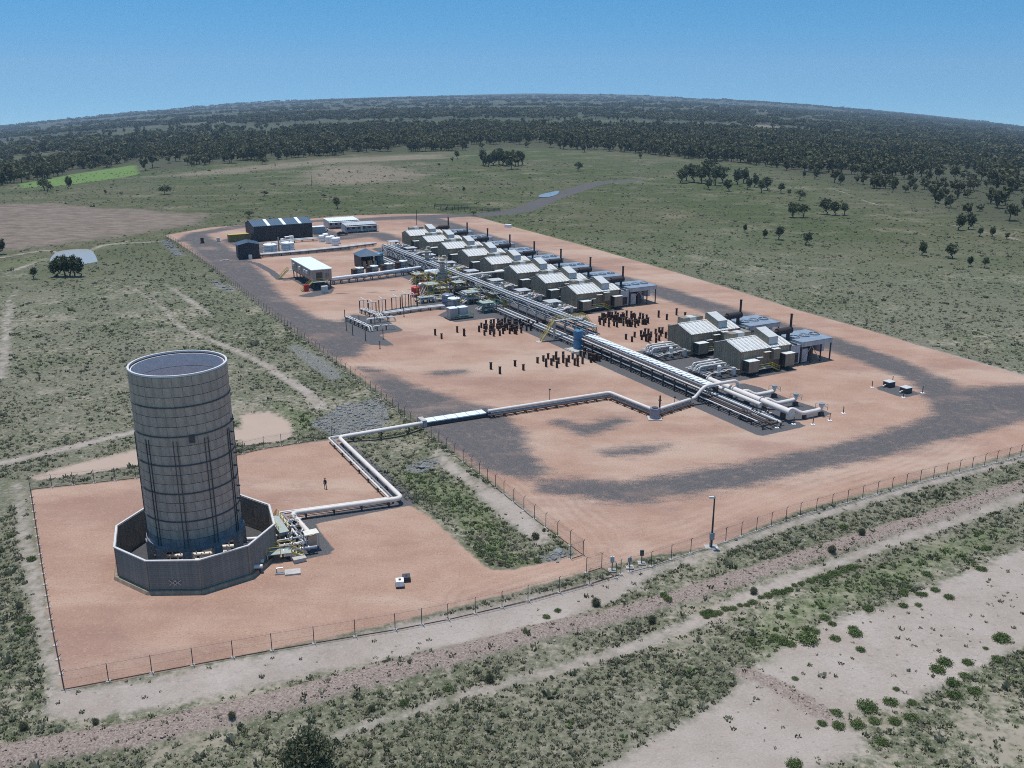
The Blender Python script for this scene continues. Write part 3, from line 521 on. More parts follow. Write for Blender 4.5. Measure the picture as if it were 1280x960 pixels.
MB().box(-.6, 2.6, -.2, 1.4, 1.1, 1.2).build('deck', 'grating', t); rails(t, [(-.6, 1.4), (2.6, 1.4)], 1.2); rails(t, [(-.6, -.2), (1.2, -.2)], 1.2)
for x, y in ((-.5, -.1), (2.5, -.1), (-.5, 1.3), (2.5, 1.3)): MB().box(x - .06, x + .06, y - .06, y + .06, 0, 1.1).build('leg', 'galv', t)
stair(t, 4.2, .6, .1, 2.6, .6, 1.2, 1.1)
q = PV(366, 716); tag(MB().box(-1, 1, -.7, .7, 0, .22).box(-.9, -.7, -.6, .6, .22, .3).build('concrete_slab', 'concrete', None, q, R(14)), 'pale square concrete slab at the foot of the platform steps', 'slab')
q = PV(350, 717); tag(MB().box(-.6, .6, -.35, .35, 0, .15).tube([(-.4, 0, .15), (-.4, 0, .8), (.4, 0, .8)], .09, 6).build('drain_pipe', 'pipe_grey', None, q, R(10)), 'small bent grey drain pipe on a plinth beside the fence', 'pipe')
q = PV(352, 675)
t = thing('walkway_stairs', 'long yellow railed stair and walkway over the valve pipes right of the fence', 'stairs', q, R(-62 + 180))
MB().box(-1.5, 4.2, -.8, .6, 1.75, 1.85).build('deck', 'grating', t); rails(t, [(-1.5, .6), (4.2, .6)], 1.85); rails(t, [(-1.5, -.8), (4.2, -.8)], 1.85)
for x in (-1.3, 1.2, 4):
    for y in (-.7, .5): MB().box(x - .06, x + .06, y - .06, y + .06, 0, 1.75).build('leg', 'yellow', t)
stair(t, 6.6, -.1, .05, 4.2, -.1, 1.85, 1.0)
# valve train: each run between the pipeline and the fence is one thing
for k in range(6):
    a = PV(349 + k * 2.0, 704 - k * 7.6 - 6); b = PV(397 - k * 4, 691 - k * 7.2)
    d = (b - a); t = thing('valve_run', ['grey-blue valve pipe nearest the camera beside the fence', 'second valve pipe from the front beside the fence', 'third valve pipe from the front beside the fence', 'fourth valve pipe from the front beside the fence', 'fifth valve pipe from the front beside the fence', 'rearmost valve pipe beside the fence, next to the pipeline bend'][k], 'valve pipe', a, math.atan2(d.y, d.x))
    ln = d.length; MB().tube([(-1.4, 0, .9), (ln, 0, .9)], .24 if k < 2 else .17, 9).build('pipe', ['pipe_blue', 'pipe_white', 'pipe_grey', 'pipe_white', 'pipe_pink', 'pipe_white'][k], t, smooth=True)
    fl = MB().tube([(-.06, 0, .9), (.06, 0, .9)], .38, 10).mesh('flange', 'galv', True); vb = MB().dome(0, 0, .85, .34, .4, 8, 3).cyl(0, 0, 1.1, 1.7, .06, 6).ring(0, 0, 1.68, 1.74, .2, .3, 10).mesh('valve', 'rust' if k == 3 else 'pipe_grey', True); sp = MB().box(-.1, .1, -.15, .15, 0, .72).mesh('support', 'steel_dark')
    for i in range(4): put('flange', fl, t, (ln * (.12 + .22 * i), 0, 0))
    put('valve', vb, t, (ln * .3, 0, 0)); put('valve', vb, t, (ln * .62, 0, 0))
    for i in range(3): put('support', sp, t, (ln * (.1 + .4 * i), 0, 0))
q = PV(390, 686); t = thing('sunshade_cabinet', 'small tan control cabinet under a flat cream sunshade roof beside the valve pipes', 'cabinet', q, RZ)
MB().box(-.95, .95, -.75, .75, 2.45, 2.55).build('sunshade', 'shade_white', t); MB().box(-.6, .6, -.6, -.35, .7, 2.2).build('cabinet', 'tan_shade', t)
for x in (-.85, .85):
    for y in (-.65, .65): MB().box(x - .05, x + .05, y - .05, y + .05, 0, 2.45).build('post', 'galv', t)
q = PV(374, 701); tag(MB().box(-.8, .8, -.6, .6, 0, .5).box(-.85, .85, -.65, .65, .5, .58).build('valve_pit', 'concrete', None, q, RZ), 'low white concrete valve pit at the near end of the gravel strip', 'pit')

# ------------------------------------------------------------------ pipelines
def pipeline(name, label, pts, pipes, sup=4.0, mw=None, group=None):    # pipes: (offset across, height, radius, material)
    t = thing(name, label, 'pipeline', (pts[0][0], pts[0][1], 0), 0, group); o = Vector((pts[0][0], pts[0][1], 0)); Q = [Vector((p[0], p[1], 0)) - o for p in pts]
    def off(k):
        out = []
        for i, p in enumerate(Q):
            n = Vector((0, 0, 0)); d1 = (Q[i] - Q[i - 1]).normalized() if i else None; d2 = (Q[i + 1] - Q[i]).normalized() if i < len(Q) - 1 else None
            d1 = d1 or d2; d2 = d2 or d1; n = (Vector((-d1.y, d1.x, 0)) + Vector((-d2.y, d2.x, 0))).normalized(); c = max(.4, n.dot(Vector((-d1.y, d1.x, 0)))); out.append(p + n * k / c)
        return out
    for (k, z, r, m) in pipes: MB().tube(fillet([Vector((p.x, p.y, z)) for p in off(k)], max(.5, r * 3), 5), r, 12).build('pipe', m, t, smooth=True)
    ks = [p[0] for p in pipes]; wd = (max(ks) - min(ks)) / 2 + .35; c = (max(ks) + min(ks)) / 2; zs = min(p[1] - p[2] for p in pipes)
    sm = MB().box(-.12, .12, -wd, wd, zs - .14, zs - .01).box(-.1, .1, -wd * .8, -wd * .8 + .2, 0, zs - .14).box(-.1, .1, wd * .8 - .2, wd * .8, 0, zs - .14).mesh('support', mw or 'steel_dark')
    for a, b in zip(Q, Q[1:]):
        d = b - a; n = max(1, int(d.length / sup)); dn = d.normalized(); e = Vector((-dn.y, dn.x, 0)) * c
        for i in range(n): p = a + d * ((i + .5) / n) + e; put('support', sm, t, (p.x, p.y, 0), math.atan2(d.y, d.x))
    return t
PW = lambda l: [P0(x, y) for x, y in l]
BUN = [(0, 1.15, .42, 'pipe_pink'), (1.0, .75, .16, 'pipe_grey'), (1.5, .75, .16, 'pipe_white'), (2.0, .7, .12, 'steel_dark')]
pipeline('gas_pipeline', 'thick pinkish white pipe with two right-angle bends between the flare fence and the road crossing', PW([(392, 681), (365, 650), (503, 631), (424, 554), (528, 536)]), [(0, 1.1, .36, 'pipe_pink'), (.95, .8, .15, 'pipe_grey'), (1.45, .8, .15, 'pipe_white')], 4)
pipeline('gas_pipeline', 'kinked run of thick pipe above thin ones from the road crossing to the rack', PW([(610, 522), (762, 498), (818, 521)]) + [L(-139.9, 114.5)], [(0, 1.3, .32, 'pipe_pink'), (0, .55, .2, 'pipe_grey'), (-.7, .6, .14, 'rust'), (.7, .6, .16, 'pipe_grey')], 2.2, 'rust')
def pipe_bridge():
    a, b = Vector(PV(526, 532)), Vector(PV(610, 519)); d = b - a; ln = d.length
    t = thing('pipe_bridge', 'flat light grey culvert cover carrying the pipes across the dark gravel road', 'pipe crossing', a, math.atan2(d.y, d.x))
    MB().box(0.8, ln - .8, -1.1, 1.1, .75, .95).build('deck', 'roof_white', t); MB().box(.8, ln - .8, -1.05, -.9, .1, .75).box(.8, ln - .8, .9, 1.05, .1, .75).build('side_beam', 'steel_dark', t)
    MB().box(-.2, .8, -1.2, 1.2, 0, 1.3).build('headwall', 'concrete', t); MB().box(ln - .8, ln + .1, -1.2, 1.2, 0, 1.1).build('headwall', 'steel_dark', t)
    for i in range(7): MB().box(ln * i / 6 * .96 + .5, ln * i / 6 * .96 + .6, -1.15, 1.15, .95, .99).build('cover_joint', 'galv', t)
pipe_bridge()
q = PV(818, 523); t = thing('valve_station', 'dark blue drum with a thin vent riser at the corner of the pipeline', 'valve station', q, 0)
MB().cyl(0, 0, .15, 2.1, .95, 16).build('drum', 'pipe_blue', t, smooth=True); MB().cyl(0, 0, 2.1, 2.25, .6, 12).build('lid', 'steel_dark', t); MB().box(-1.3, 1.3, -1.3, 1.3, 0, .15).build('plinth', 'concrete', t); MB().cyl(1, .6, 0, 4.4, .16, 8).ring(1, .6, 3.4, 3.5, .16, .34, 8).build('vent_riser', 'rust', t)
for (x, y, hh, lb) in ((687, 503, 2.6, 'thin marker pole with small head behind the pipeline, left'), (908, 505, 2.0, 'thin marker pole just left of the pipe rack end'), (843, 508, 1.8, 'short vent riser on the pipeline right of the drum'), (863, 507, 1.5, 'short valve stem on the pipeline nearer the rack')):
    q = PV(x, y); tag(MB().cyl(0, 0, 0, hh, .06, 6).box(-.2, .2, -.1, .1, hh, hh + .25).build('marker_pole', 'steel_dark', None, q), lb, 'pole')

# ------------------------------------------------------------------ main pipe rack (local x = down the row towards the camera)
def rack():
    s0, s1 = -332, -190; o = L(s0, 120.2); t = thing('pipe_rack', 'long two-level steel pipe rack running beside the row of eight compressor units', 'pipe rack', (*o, 0), UA); ln = s1 - s0; n = 28
    tb = MB()
    for y in (1.6, 4.4): tb.box(-.12, .12, y - .12, y + .12, 0, 4.1)
    for z in (2.3, 4.05): tb.box(-.1, .1, 1.5, 4.5, z - .22, z)
    tb = tb.mesh('bent', 'galv'); sl = MB().box(-.12, .12, -3.4, 1.3, .5, .75).box(-.1, .1, -3.1, -2.9, 0, .5).box(-.1, .1, .8, 1.0, 0, .5).mesh('sleeper', 'steel_dark')
    for i in range(n + 1): put('bent', tb, t, (ln * i / n, 0, 0))
    for i in range(48): put('sleeper', sl, t, (ln * (i + .5) / 48, 0, 0))
    for y in (1.6, 4.4): MB().box(0, ln, y - .12, y + .12, 4.1, 4.26).build('longitudinal_beam', 'roof_white' if y > 3 else 'galv', t)
    br = MB()
    for i in range(n): br.beam((ln * i / n, 1.5, 2.2 if i % 2 else 4.1), (ln * (i + 1) / n, 1.5, 4.1 if i % 2 else 2.2), .13)
    br.build('bracing', 'galv', t)
    for i, m in enumerate(['pipe_grey', 'steel_dark', 'pipe_white', 'steel_dark', 'pipe_blue', 'pipe_white', 'steel_dark', 'rust']): r = (.12, .16, .2, .13, .1, .17, .11, .14)[i]; y = -3.1 + i * .57; MB().tube([(-2, y, .76 + r), (ln + 2, y, .76 + r)], r, 8).build('pipe', m, t, smooth=True)
    for i, m in enumerate(['pipe_grey', 'steel_dark', 'pipe_white', 'pipe_blue', 'steel_dark']): y = 1.9 + i * .56; MB().tube([(-2, y, 2.46), (ln + 2, y, 2.46)], .15, 8).build('pipe', m, t, smooth=True)
    MB().box(-1, ln + 1, 3.1, 4.2, 4.06, 4.14).build('cable_tray', 'pipe_grey', t); MB().tube([(-1, 2.2, 4.25), (ln + 1, 2.2, 4.25)], .17, 8).build('pipe', 'steel_dark', t); MB().tube([(-1, 2.75, 4.25), (ln + 1, 2.75, 4.25)], .14, 8).build('pipe', 'pipe_white', t)
    tc_ = MB().box(-.05, .05, 3.0, 4.25, 4.14, 4.22).mesh('tray_cleat', 'steel_dark')
    for i in range(95): put('tray_cleat', tc_, t, (i * 1.5, 0, 0))
rack()
def rack2():
    s0, s1 = -188, -141; o = L(s0, 119.6); t = thing('pipe_rack', 'lower pipe rack topped by a bright ribbed tray cover passing the two nearer compressor units', 'pipe rack', (*o, 0), UA); ln = s1 - s0
    bm_ = MB().box(-.12, .12, -2.5, -2.26, 0, 2.6).box(-.12, .12, 2.26, 2.5, 0, 2.6).box(-.11, .11, -2.6, 2.6, .75, .95).box(-.11, .11, -2.6, 2.6, 2.35, 2.58).mesh('bent', 'steel_dark')
    for i in range(13): put('bent', bm_, t, (ln * i / 12, 0, 0))
    ms = ['pipe_white', 'steel_dark', 'rust', 'pipe_grey', 'steel_dark', 'pipe_white', 'pipe_blue']
    for i, m in enumerate(ms): MB().tube([(0, -2.2 + i * .7, 1.15), (ln + 17 + (i % 3) * 1.2, -2.2 + i * .7, 1.15)], .12 + .05 * (i % 3), 8).build('pipe', m, t, smooth=True)
    for i, m in enumerate(ms[:4]): MB().tube([(0, -2.2 + i * .55, 2.75), (ln + 2, -2.2 + i * .55, 2.75)], .16, 8).build('pipe', m, t, smooth=True)
    tcv = MB().box(0, .95, .5, 2.3, 2.62, 2.72).mesh('tray_cover', 'roof_white')
    for i in range(int(ln / 1.3)): put('tray_cover', tcv, t, (i * 1.3, 0, 0))
    MB().tube([(0, 3.0, 2.1), (ln + 12, 3.0, 2.1)], .42, 12).build('header_pipe', 'pipe_pink', t, smooth=True)
    lo = MB().box(-.12, .12, -2.6, 2.9, .65, .95).box(-.1, .1, -2.3, -2.1, 0, .65).box(-.1, .1, 2.1, 2.3, 0, .65).mesh('sleeper', 'steel_dark')
    for i in range(6): put('sleeper', lo, t, (ln + 3 + i * 3.1, 0, 0))
rack2()
def header():
    t = thing('header_pipe', 'thick pinkish header pipe on stands at the near end of the pipe rack', 'header pipe', (*L(-147, 124.6), 0), UA); ln = 24
    MB().tube([(0, 0, 2.0), (ln, 0, 2.0)], .62, 14).dome(0, 0, 0, .01, .01, 4, 2).build('pipe', 'pipe_pink', t, smooth=True)
    fl = MB().tube([(-.12, 0, 2), (.12, 0, 2)], .85, 14).mesh('flange', 'pipe_pink', True); st = MB().box(-.25, .25, -.5, .5, 0, 1.4).box(-.15, .15, -.7, .7, 1.35, 1.5).mesh('stand', 'steel_dark')
    for x in (.2, 8, 16, ln): put('flange', fl, t, (x, 0, 0))
    for x in (2, 7, 12, 17, 22): put('stand', st, t, (x, 0, 0))
header()
for k, (x, sz) in enumerate(((-137, 1), (-131, 1), (-124.2, 1))):
    t = thing('branch_pipe', ['farthest of three curved pinkish branch pipes off the header', 'middle one of three curved pinkish branch pipes off the header', 'nearest of three curved pinkish branch pipes off the header'][k], 'branch pipe', (*L(x, 124.6), 0), RZ)
    MB().tube(fillet([(0.2, 0, 2.0), (1.6, 0, 2.1), (3.0, -.9, 1.2), (7.0, -.9, 1.2), (7.9, -.9, 1.3), (8.1, -.9, 2.2)], .9, 4), .42, 12).build('pipe', 'pipe_pink', t, smooth=True)
    MB().tube([(8.1, -.9, 2.2), (8.1, -.9, 2.45)], .55, 12).build('flange', 'pipe_grey', t, smooth=True); MB().box(7.7, 8.5, -1.3, -.5, 0, .75).build('stand', 'steel_dark', t); MB().box(3.6, 4.0, -1.3, -.5, 0, .8).build('stand', 'steel_dark', t)
    rails(t, [(7.3, -1.7), (8.9, -1.7), (8.9, -.1), (7.3, -.1)], 1.2, 'galv', 1.1)
t = thing('crossover_pipe', 'pinkish pipe rising in a bend over the rack near the header', 'pipe', (*L(-139.9, 114.5), 0), RZ)
MB().tube(fillet([(-.2, 0, 1.35), (.9, 0, 1.4), (3.2, 0, 3.5), (11.5, 0, 3.5), (12.4, 0, 1.0)], 1.0, 4), .34, 12).build('pipe', 'pipe_pink', t, smooth=True); MB().box(11.9, 12.9, -.5, .5, 0, 1).build('stand', 'steel_dark', t)
def valve_skid(q, lb, s=1.0, seed=1):
    rr = random.Random(seed); t = thing('valve_skid', lb, 'valve skid', q, RZ); MB().box(-4 * s, 4 * s, -1.6 * s, 1.6 * s, .1, .3).build('base_frame', 'steel_dark', t)
    for i in range(5):
        y = (-1.3 + .65 * i) * s; MB().tube(fillet([(-3.8 * s, y, .8), (-1 * s, y, .8), (-.6 * s, y, 1.3), (1.5 * s, y, 1.3), (2 * s, y, .8), (3.9 * s, y, .8)], .3, 3), .13, 7).build('pipe', rr.choice(['pipe_grey', 'pipe_white', 'pipe_blue', 'steel_dark']), t, smooth=True)
        v = MB().dome(0, 0, 0, .25, .3, 8, 3).cyl(0, 0, .2, .85, .05, 6).ring(0, 0, .8, .86, .15, .26, 8).mesh('valve', rr.choice(['pipe_grey', 'steel_dark', 'rust', 'galv']), True)
        for x in (-2.6, .4, 2.9): put('valve', v, t, (x * s + rr.uniform(-.3, .3), y, .95 + (.4 if abs(x) < 1 else 0)))
    return t
valve_skid(PV(944, 522), 'low skid of small grey valves on the gravel left of the header end', .8, 4)
for k, (x, y) in enumerate(((992, 530.5), (971, 535), (1054, 517), (1037, 526), (1016, 531))):
    q = PV(x, y); t = thing('bollard', ['short marker post with white foot in front of the rack end, right one', 'short marker post with white foot in front of the rack end, left one', 'marker post with white foot farthest right of the header', 'marker post at the right corner of the header gravel', 'marker post on the front edge of the header gravel'][k], 'post', q)
    MB().cyl(0, 0, 0, 1.5, .08, 8).build('post', 'rust', t); MB().box(-.35, .35, -.35, .35, 0, .12).build('footing', 'white', t)

# ------------------------------------------------------------------ compressor units: enclosure, cooler behind it, suction skid in front of it
UL = [(-219.3 - 17.5 * k, 137.2) for k in range(8)] + [(-151.3, 136.9), (-168.4, 136.9)]
def unit():
    t = thing('compressor_unit', 'x', 'compressor', (0, 0, 0), RZ, 'compressor units'); Lx, Wd, He, Hr, yr = 14.0, 9.0, 5.3, 6.7, 5.0
    MB().prism([(0, .35), (Wd, .35), (Wd, He), (yr, Hr), (0, He)], 0, Lx).build('wall', 'tan_steel', t)
    rb = MB()
    for i in range(22): rb.box(i * .64 + .1, i * .64 + .16, -.035, 0, .4, He - .05)
    for i in range(14): rb.box(-.035, 0, i * .64 + .1, i * .64 + .16, .4, He - .1)
    rb.build('wall_ribs', 'tan_steel', t)
    MB().box(-.15, Lx + .15, -.15, Wd + .15, 0, .34).build('skid_base', 'steel_dark', t)
    ribroof(-.25, Lx + .2, -.3, He - .02, yr, Hr + .06, 1.1, .06, .08).build('roof', 'tan_roof', t); ribroof(-.25, Lx + .2, Wd + .3, He - .02, yr, Hr + .06, 1.1, .06, .08).build('roof', 'tan_roof', t)
    MB().box(-.27, Lx + .22, yr - .18, yr + .18, Hr + .08, Hr + .2).build('ridge_cap', 'tan_roof', t)
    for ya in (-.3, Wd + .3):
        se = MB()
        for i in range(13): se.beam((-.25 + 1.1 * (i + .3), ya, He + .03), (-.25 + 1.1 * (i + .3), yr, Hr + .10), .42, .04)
        se.build('rib_shade_strips', 'cooler_panel', t)  # darker strips between the ribs: rib shadow put into the colour
    MB().prism([(.7, 5.3), (5.6, 5.3), (5.6, 8.4), (4.9, 8.55), (.7, 7.35)], 8.3, 11.0).build('air_inlet_cowl', 'tan_box', t)  # body darker than its top: shade on the sides is in the colour
    MB().add([(8.25, .6, 7.40), (11.05, .6, 7.40), (11.05, 4.95, 8.63), (8.25, 4.95, 8.63), (8.25, .6, 7.33), (11.05, .6, 7.33), (11.05, 4.95, 8.56), (8.25, 4.95, 8.56)], [(0, 1, 2, 3), (7, 6, 5, 4), (0, 4, 5, 1), (1, 5, 6, 2), (2, 6, 7, 3), (3, 7, 4, 0)]).build('cowl_top', 'pale_cowl', t)
    MB().box(8.35, 10.95, .62, .7, 5.7, 7.3).build('cowl_lit_end', 'pale_cowl', t)  # pale sheet on the end face: sky light painted as colour
    for i, m in enumerate(('tan_box', 'pale_cowl', 'tan_box')): MB().box(2.4 + i * 1.95, 4.3 + i * 1.95, 6.3, 8.6, 5.2, 7.5).build('roof_duct', m, t)
    def vent(x0, x1, d, z0, z1, lou):
        b = MB().box(x0, x1, -d, -.04, z0, z1).build('vent_box', 'tan_box', t); MB().box(x0 - .08, x1 + .08, -d - .08, -.03, z1, z1 + .08).build('cap', 'tan_roof', b)
        if lou:
            lv = MB().box(x0 - .03, x0, -d + .15, -.2, z0 + .15, z1 - .15)
            lv.build('louver', 'dark_louver', b)
    vent(.5, 3.3, 2.3, .9, 3.4, True); vent(8.4, 10.2, 1.2, 2.7, 5.0, False); vent(11.2, 13.9, 2.0, .9, 3.7, True)
    MB().box(3.9, 5.6, -1.0, -.04, 3.5, 3.6).build('awning', 'tan_roof', t); MB().box(6.0, 7.8, -1.0, -.04, 4.5, 4.6).build('awning', 'tan_roof', t)
    MB().box(4.2, 5.2, -.05, 0, 1.2, 3.3).build('door', 'dark_louver', t); MB().box(6.4, 7.4, -.05, 0, 1.2, 3.3).build('door', 'tan_box', t)
    MB().box(3.6, 8.0, -1.6, -.05, 1.05, 1.15).build('landing', 'grating', t); rails(t, [(3.6, -1.6), (8.0, -1.6)], 1.15); stair(t, 10.2, -.9, .05, 8.0, -.9, 1.15, .9)
    MB().tube([(13.9, 4.2, 7.15), (18.2, 4.2, 7.15)], .78, 14).build('silencer', 'exhaust', t, smooth=True); MB().tube(fillet([(12.8, 4.2, 6.2), (12.8, 4.2, 7.15), (14, 4.2, 7.15)], .5, 3), .4, 10).build('exhaust_elbow', 'exhaust', t, smooth=True)
    MB().cyl(18.0, 4.2, 7.2, 10.9, .27, 12).ring(18.0, 4.2, 10.7, 10.9, .27, .34, 12).build('exhaust_stack', 'exhaust', t, smooth=True)
    for x in (14.8, 17.4): MB().box(x - .1, x + .1, 3.7, 4.7, 0.2, 6.5).build('silencer_support', 'steel_dark', t)
    return t
def cooler():
    t = thing('air_cooler', 'x', 'cooler', (0, 0, 0), RZ, 'air coolers behind the compressor units'); y0, y1 = -.2, 8.4
    MB().box(14.6, 17.4, y0 + .3, y1, .4, 4.6).build('radiator_housing', 'cooler_panel', t); MB().box(15.0, 17.0, y0 + .24, y0 + .3, .6, 2.8).build('radiator_opening', 'dark_louver', t)
    MB().box(14.5, 17.5, y0 + .2, y1 + .1, 4.6, 4.75).build('housing_top', 'cooler_deck', t)
    for i in range(2): MB().tube([(14.4 + i * 1.6, y0 + .1, 4.95), (14.4 + i * 1.6, y1, 4.95)], .22, 8).build('top_pipe', 'steel_dark', t, smooth=True)
    MB().box(17.6, 27.0, y0, y1, 4.1, 5.15).build('plenum', 'cooler_panel', t); MB().box(17.5, 27.1, y0 - .1, y1 + .1, 5.15, 5.27).build('deck', 'cooler_deck', t)
    for i in range(3): 
        f = MB().ring(19.3 + i * 3.1, 4.1, 5.27, 5.5, 1.15, 1.3, 20).build('fan_ring', 'cooler_deck', t); b = MB().cyl(19.3 + i * 3.1, 4.1, 5.28, 5.42, .28, 10)
        for k in range(6): a = R(60 * k); b.beam((19.3 + i * 3.1, 4.1, 5.36), (19.3 + i * 3.1 + 1.1 * math.cos(a), 4.1 + 1.1 * math.sin(a), 5.36), .3, .04)
        b.build('blades', 'galv', f)
    for x in (17.8, 20.8, 23.8, 26.8):
        for y in (y0 + .2, y1 - .2): MB().box(x - .12, x + .12, y - .12, y + .12, 0, 4.1).build('leg', 'steel_dark', t)
    br = MB()
    for y in (y0 + .2, y1 - .2): br.beam((17.8, y, .3), (20.8, y, 4.0), .12).beam((20.8, y, 4), (23.8, y, .3), .12)
    br.build('bracing', 'galv', t); MB().box(18.4, 20.2, y0 + .6, y1 - .6, .3, 3.4).build('coil_bank', 'cooler_panel', t); MB().box(21.2, 22.4, 1.0, y1 - 1, .3, 3.2).build('motor_frame', 'steel_dark', t)
    MB().box(23.6, 25.0, y0 + .4, 2.4, 2.2, 4.0).build('end_panel', 'cooler_panel', t); MB().box(24.6, 26.4, 5.0, y1 - .6, .3, 3.6).build('end_panel', 'cooler_panel', t)
    return t
def skid(var):
    rr = random.Random(40 + var); t = thing('suction_skid', 'x', 'pipe skid', (0, 0, 0), RZ, 'pipe skids in front of the compressor units')
    MB().box(-8.2, -.6, -.6, 7.6, .04, .22).build('slab', 'steel_dark', t)
    for i in range(9):
        y = .0 + i * .85; z = rr.uniform(.7, 1.9); r = rr.uniform(.09, .26)
        MB().tube(fillet([(-9.6, y, 1.2), (-8.4, y, 1.2), (-8.0, y, z), (-3.6 + rr.uniform(-1, 1), y, z), (-3 + rr.uniform(-.6, .6), y + rr.uniform(-.3, .3), rr.uniform(.6, 2.2)), (-.1, y, 1.3)], .35, 3), r, 7).build('pipe', rr.choice(['pipe_white', 'pipe_white', 'pipe_grey', 'pipe_pink']), t, smooth=True)
    for i in range(3): y = 1 + i * 2.4; MB().tube([(-5 + i * .6, y, .3), (-5 + i * .6, y, 2.4)], .48, 12).dome(-5 + i * .6, y, 2.4, .48, .35, 12, 3).build('scrubber_vessel', ['pipe_white', 'tank_grey', 'pipe_white'][i], t, smooth=True)
    if var < 2: MB().box(-7.6, -3.4, 2.4, 6.4, 3.0, 3.12).build('canopy', 'cooler_panel', t)
    if var < 2:
        for x in (-7.4, -3.6):
            for y in (2.6, 6.2): MB().box(x - .07, x + .07, y - .07, y + .07, .2, 3.0).build('canopy_post', 'galv', t)
    else:
        for i in range(3): y = 2.4 + i * 1.2; MB().tube(fillet([(-9.4, y, 1.2), (-9.2, y, 2.5 + .12 * i), (-2.0, y, 2.5 + .12 * i), (-1.6, y, 1.2)], .6, 4), .18, 10).build('loop_pipe', 'pipe_white', t, smooth=True)
        fr = MB()
        for x in (-8.2, -5.5, -2.8): fr.box(x - .08, x + .08, 2, 2.16, .2, 2.2).box(x - .08, x + .08, 5.4, 5.56, .2, 2.2).box(x - .08, x + .08, 2, 5.5, 2.05, 2.2)
        fr.build('loop_frame', 'pipe_grey', t)
    for i in range(7):
        x, y = rr.uniform(-8, -1.2), rr.uniform(0, 7); MB().dome(x, y, rr.uniform(.9, 1.8), .3, .35, 8, 3).cyl(x, y, 1.0, 2.3, .06, 6).ring(x, y, 2.2, 2.28, .2, .34, 8).build('valve', rr.choice(['steel_dark', 'pipe_grey', 'rust', 'galv']), t)
    st = MB().box(-.08, .08, -.3, 7.4, .5, .65).box(-.08, .08, -.2, -.05, .2, .5).box(-.08, .08, 7.2, 7.35, .2, .5).mesh('pipe_support', 'steel_dark')
    for x in (-7.2, -5.2, -2.6, -1.2): put('pipe_support', st, t, (x, 0, 0))
    cab = MB().box(-2.2, -1.5, -.4, .5, .3, 2.0).build('control_cabinet', 'pale_cowl', t); rails(t, [(-8.2, -.5), (-8.2, 3)], .25, 'galv')
    return t
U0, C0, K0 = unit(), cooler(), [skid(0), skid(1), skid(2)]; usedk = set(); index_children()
for k, (s, tt) in enumerate(UL):
    wu = 'of the eight' if k < 8 else ''
    nm = (('%s unit from near end ' % ORD[k] if 0 < k < 7 else '%s unit ' % ORD[k]) + wu) if k < 8 else ('nearer unit of the separate pair' if k == 8 else 'farther unit of the separate pair')
    q = L(s, tt)
    def place(src, lab, first):
        o = src if first else copy_tree(src); o.location = (*q, 0.01); o['label'] = lab; return o
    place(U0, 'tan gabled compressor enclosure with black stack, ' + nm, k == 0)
    place(C0, 'blue-topped air cooler on legs behind the ' + nm, k == 0)
    kv = 2 if k >= 8 else k % 2
    place(K0[kv], 'tangle of white pipes before the ' + nm, kv not in usedk); usedk.add(kv)

# ------------------------------------------------------------------ sheds, offices, control room
def shed(name, label, cat, q, rz, lx, wd, he, hr, wm, rm, skyl=(), bays=0, ridge='x', base=None):
    t = thing(name, label, cat, q, rz)
    if ridge == 'x':
        MB().prism([(0, 0), (wd, 0), (wd, he), (wd / 2, hr), (0, he)], 0, lx).build('wall', wm, t)
        for a, b in ((-.3, wd / 2), (wd + .3, wd / 2)): ribroof(-.3, lx + .3, a, he + .02, b, hr + .06, .8).build('roof', rm, t)
        dz = (hr - he) / (wd / 2)
        for x in skyl: MB().add([(x, -.32, he + .12), (x + 1.3, -.32, he + .12), (x + 1.3, wd / 2, hr + .2), (x, wd / 2, hr + .2), (x, -.32, he + .06), (x + 1.3, -.32, he + .06), (x + 1.3, wd / 2, hr + .1), (x, wd / 2, hr + .1)], [(0, 1, 2, 3), (7, 6, 5, 4), (0, 4, 5, 1), (1, 5, 6, 2), (2, 6, 7, 3), (3, 7, 4, 0)]).build('skylight', 'white', t)
    else:
        MB().prism([(0, 0), (lx, 0), (lx, he), (lx / 2, hr), (0, he)], 0, wd, 'y').build('wall', wm, t)
        for a, b in ((-.3, lx / 2), (lx + .3, lx / 2)):
            r = ribroof(-.3, wd + .3, a, he + .02, b, hr + .06, .8); r.v = [(y, x, z) for x, y, z in r.v]; r.build('roof', rm, t)
    for i in range(bays): MB().box(1.0 + i * lx / bays, lx / bays * (i + 1) - .4, -.04, 0, .05, he - 1.2).build('open_bay_shade', 'dark_louver', t)  # dark sheets paint the shade inside the open bays
    return t
shed('workshop', 'long dark navy workshop shed with three white skylight strips in its roof', 'workshop', PV(318.5, 302.5), R(30), 24.5, 13, 6.2, 7.9, 'navy', 'navy_roof', (5.6, 12.2, 18.8), 5)
shed('storage_shed', 'small dark navy shed at the corner of the gravel road', 'shed', PV(298.5, 324.5), R(22), 7.6, 7, 5.2, 6.1, 'navy', 'navy_roof', ridge='y')
q = PV(287, 303); t = thing('storage_container', 'low olive brown container left of the long navy workshop', 'container', q, R(30)); MB().box(0, 8, 0, 3, .1, 2.9).build('body', 'olive', t); MB().box(-.1, 8.1, -.1, 3.1, 2.9, 3.0).build('roof', 'yellow', t)
q = PV(392, 293); t = thing('storage_container', 'beige grey container at the right end of the navy workshop', 'container', q, R(30)); MB().box(0, 5.4, 0, 3.4, .05, 3.0).build('body', 'office', t); MB().box(-.1, 5.5, -.1, 3.5, 3.0, 3.1).build('roof', 'roof_white', t)
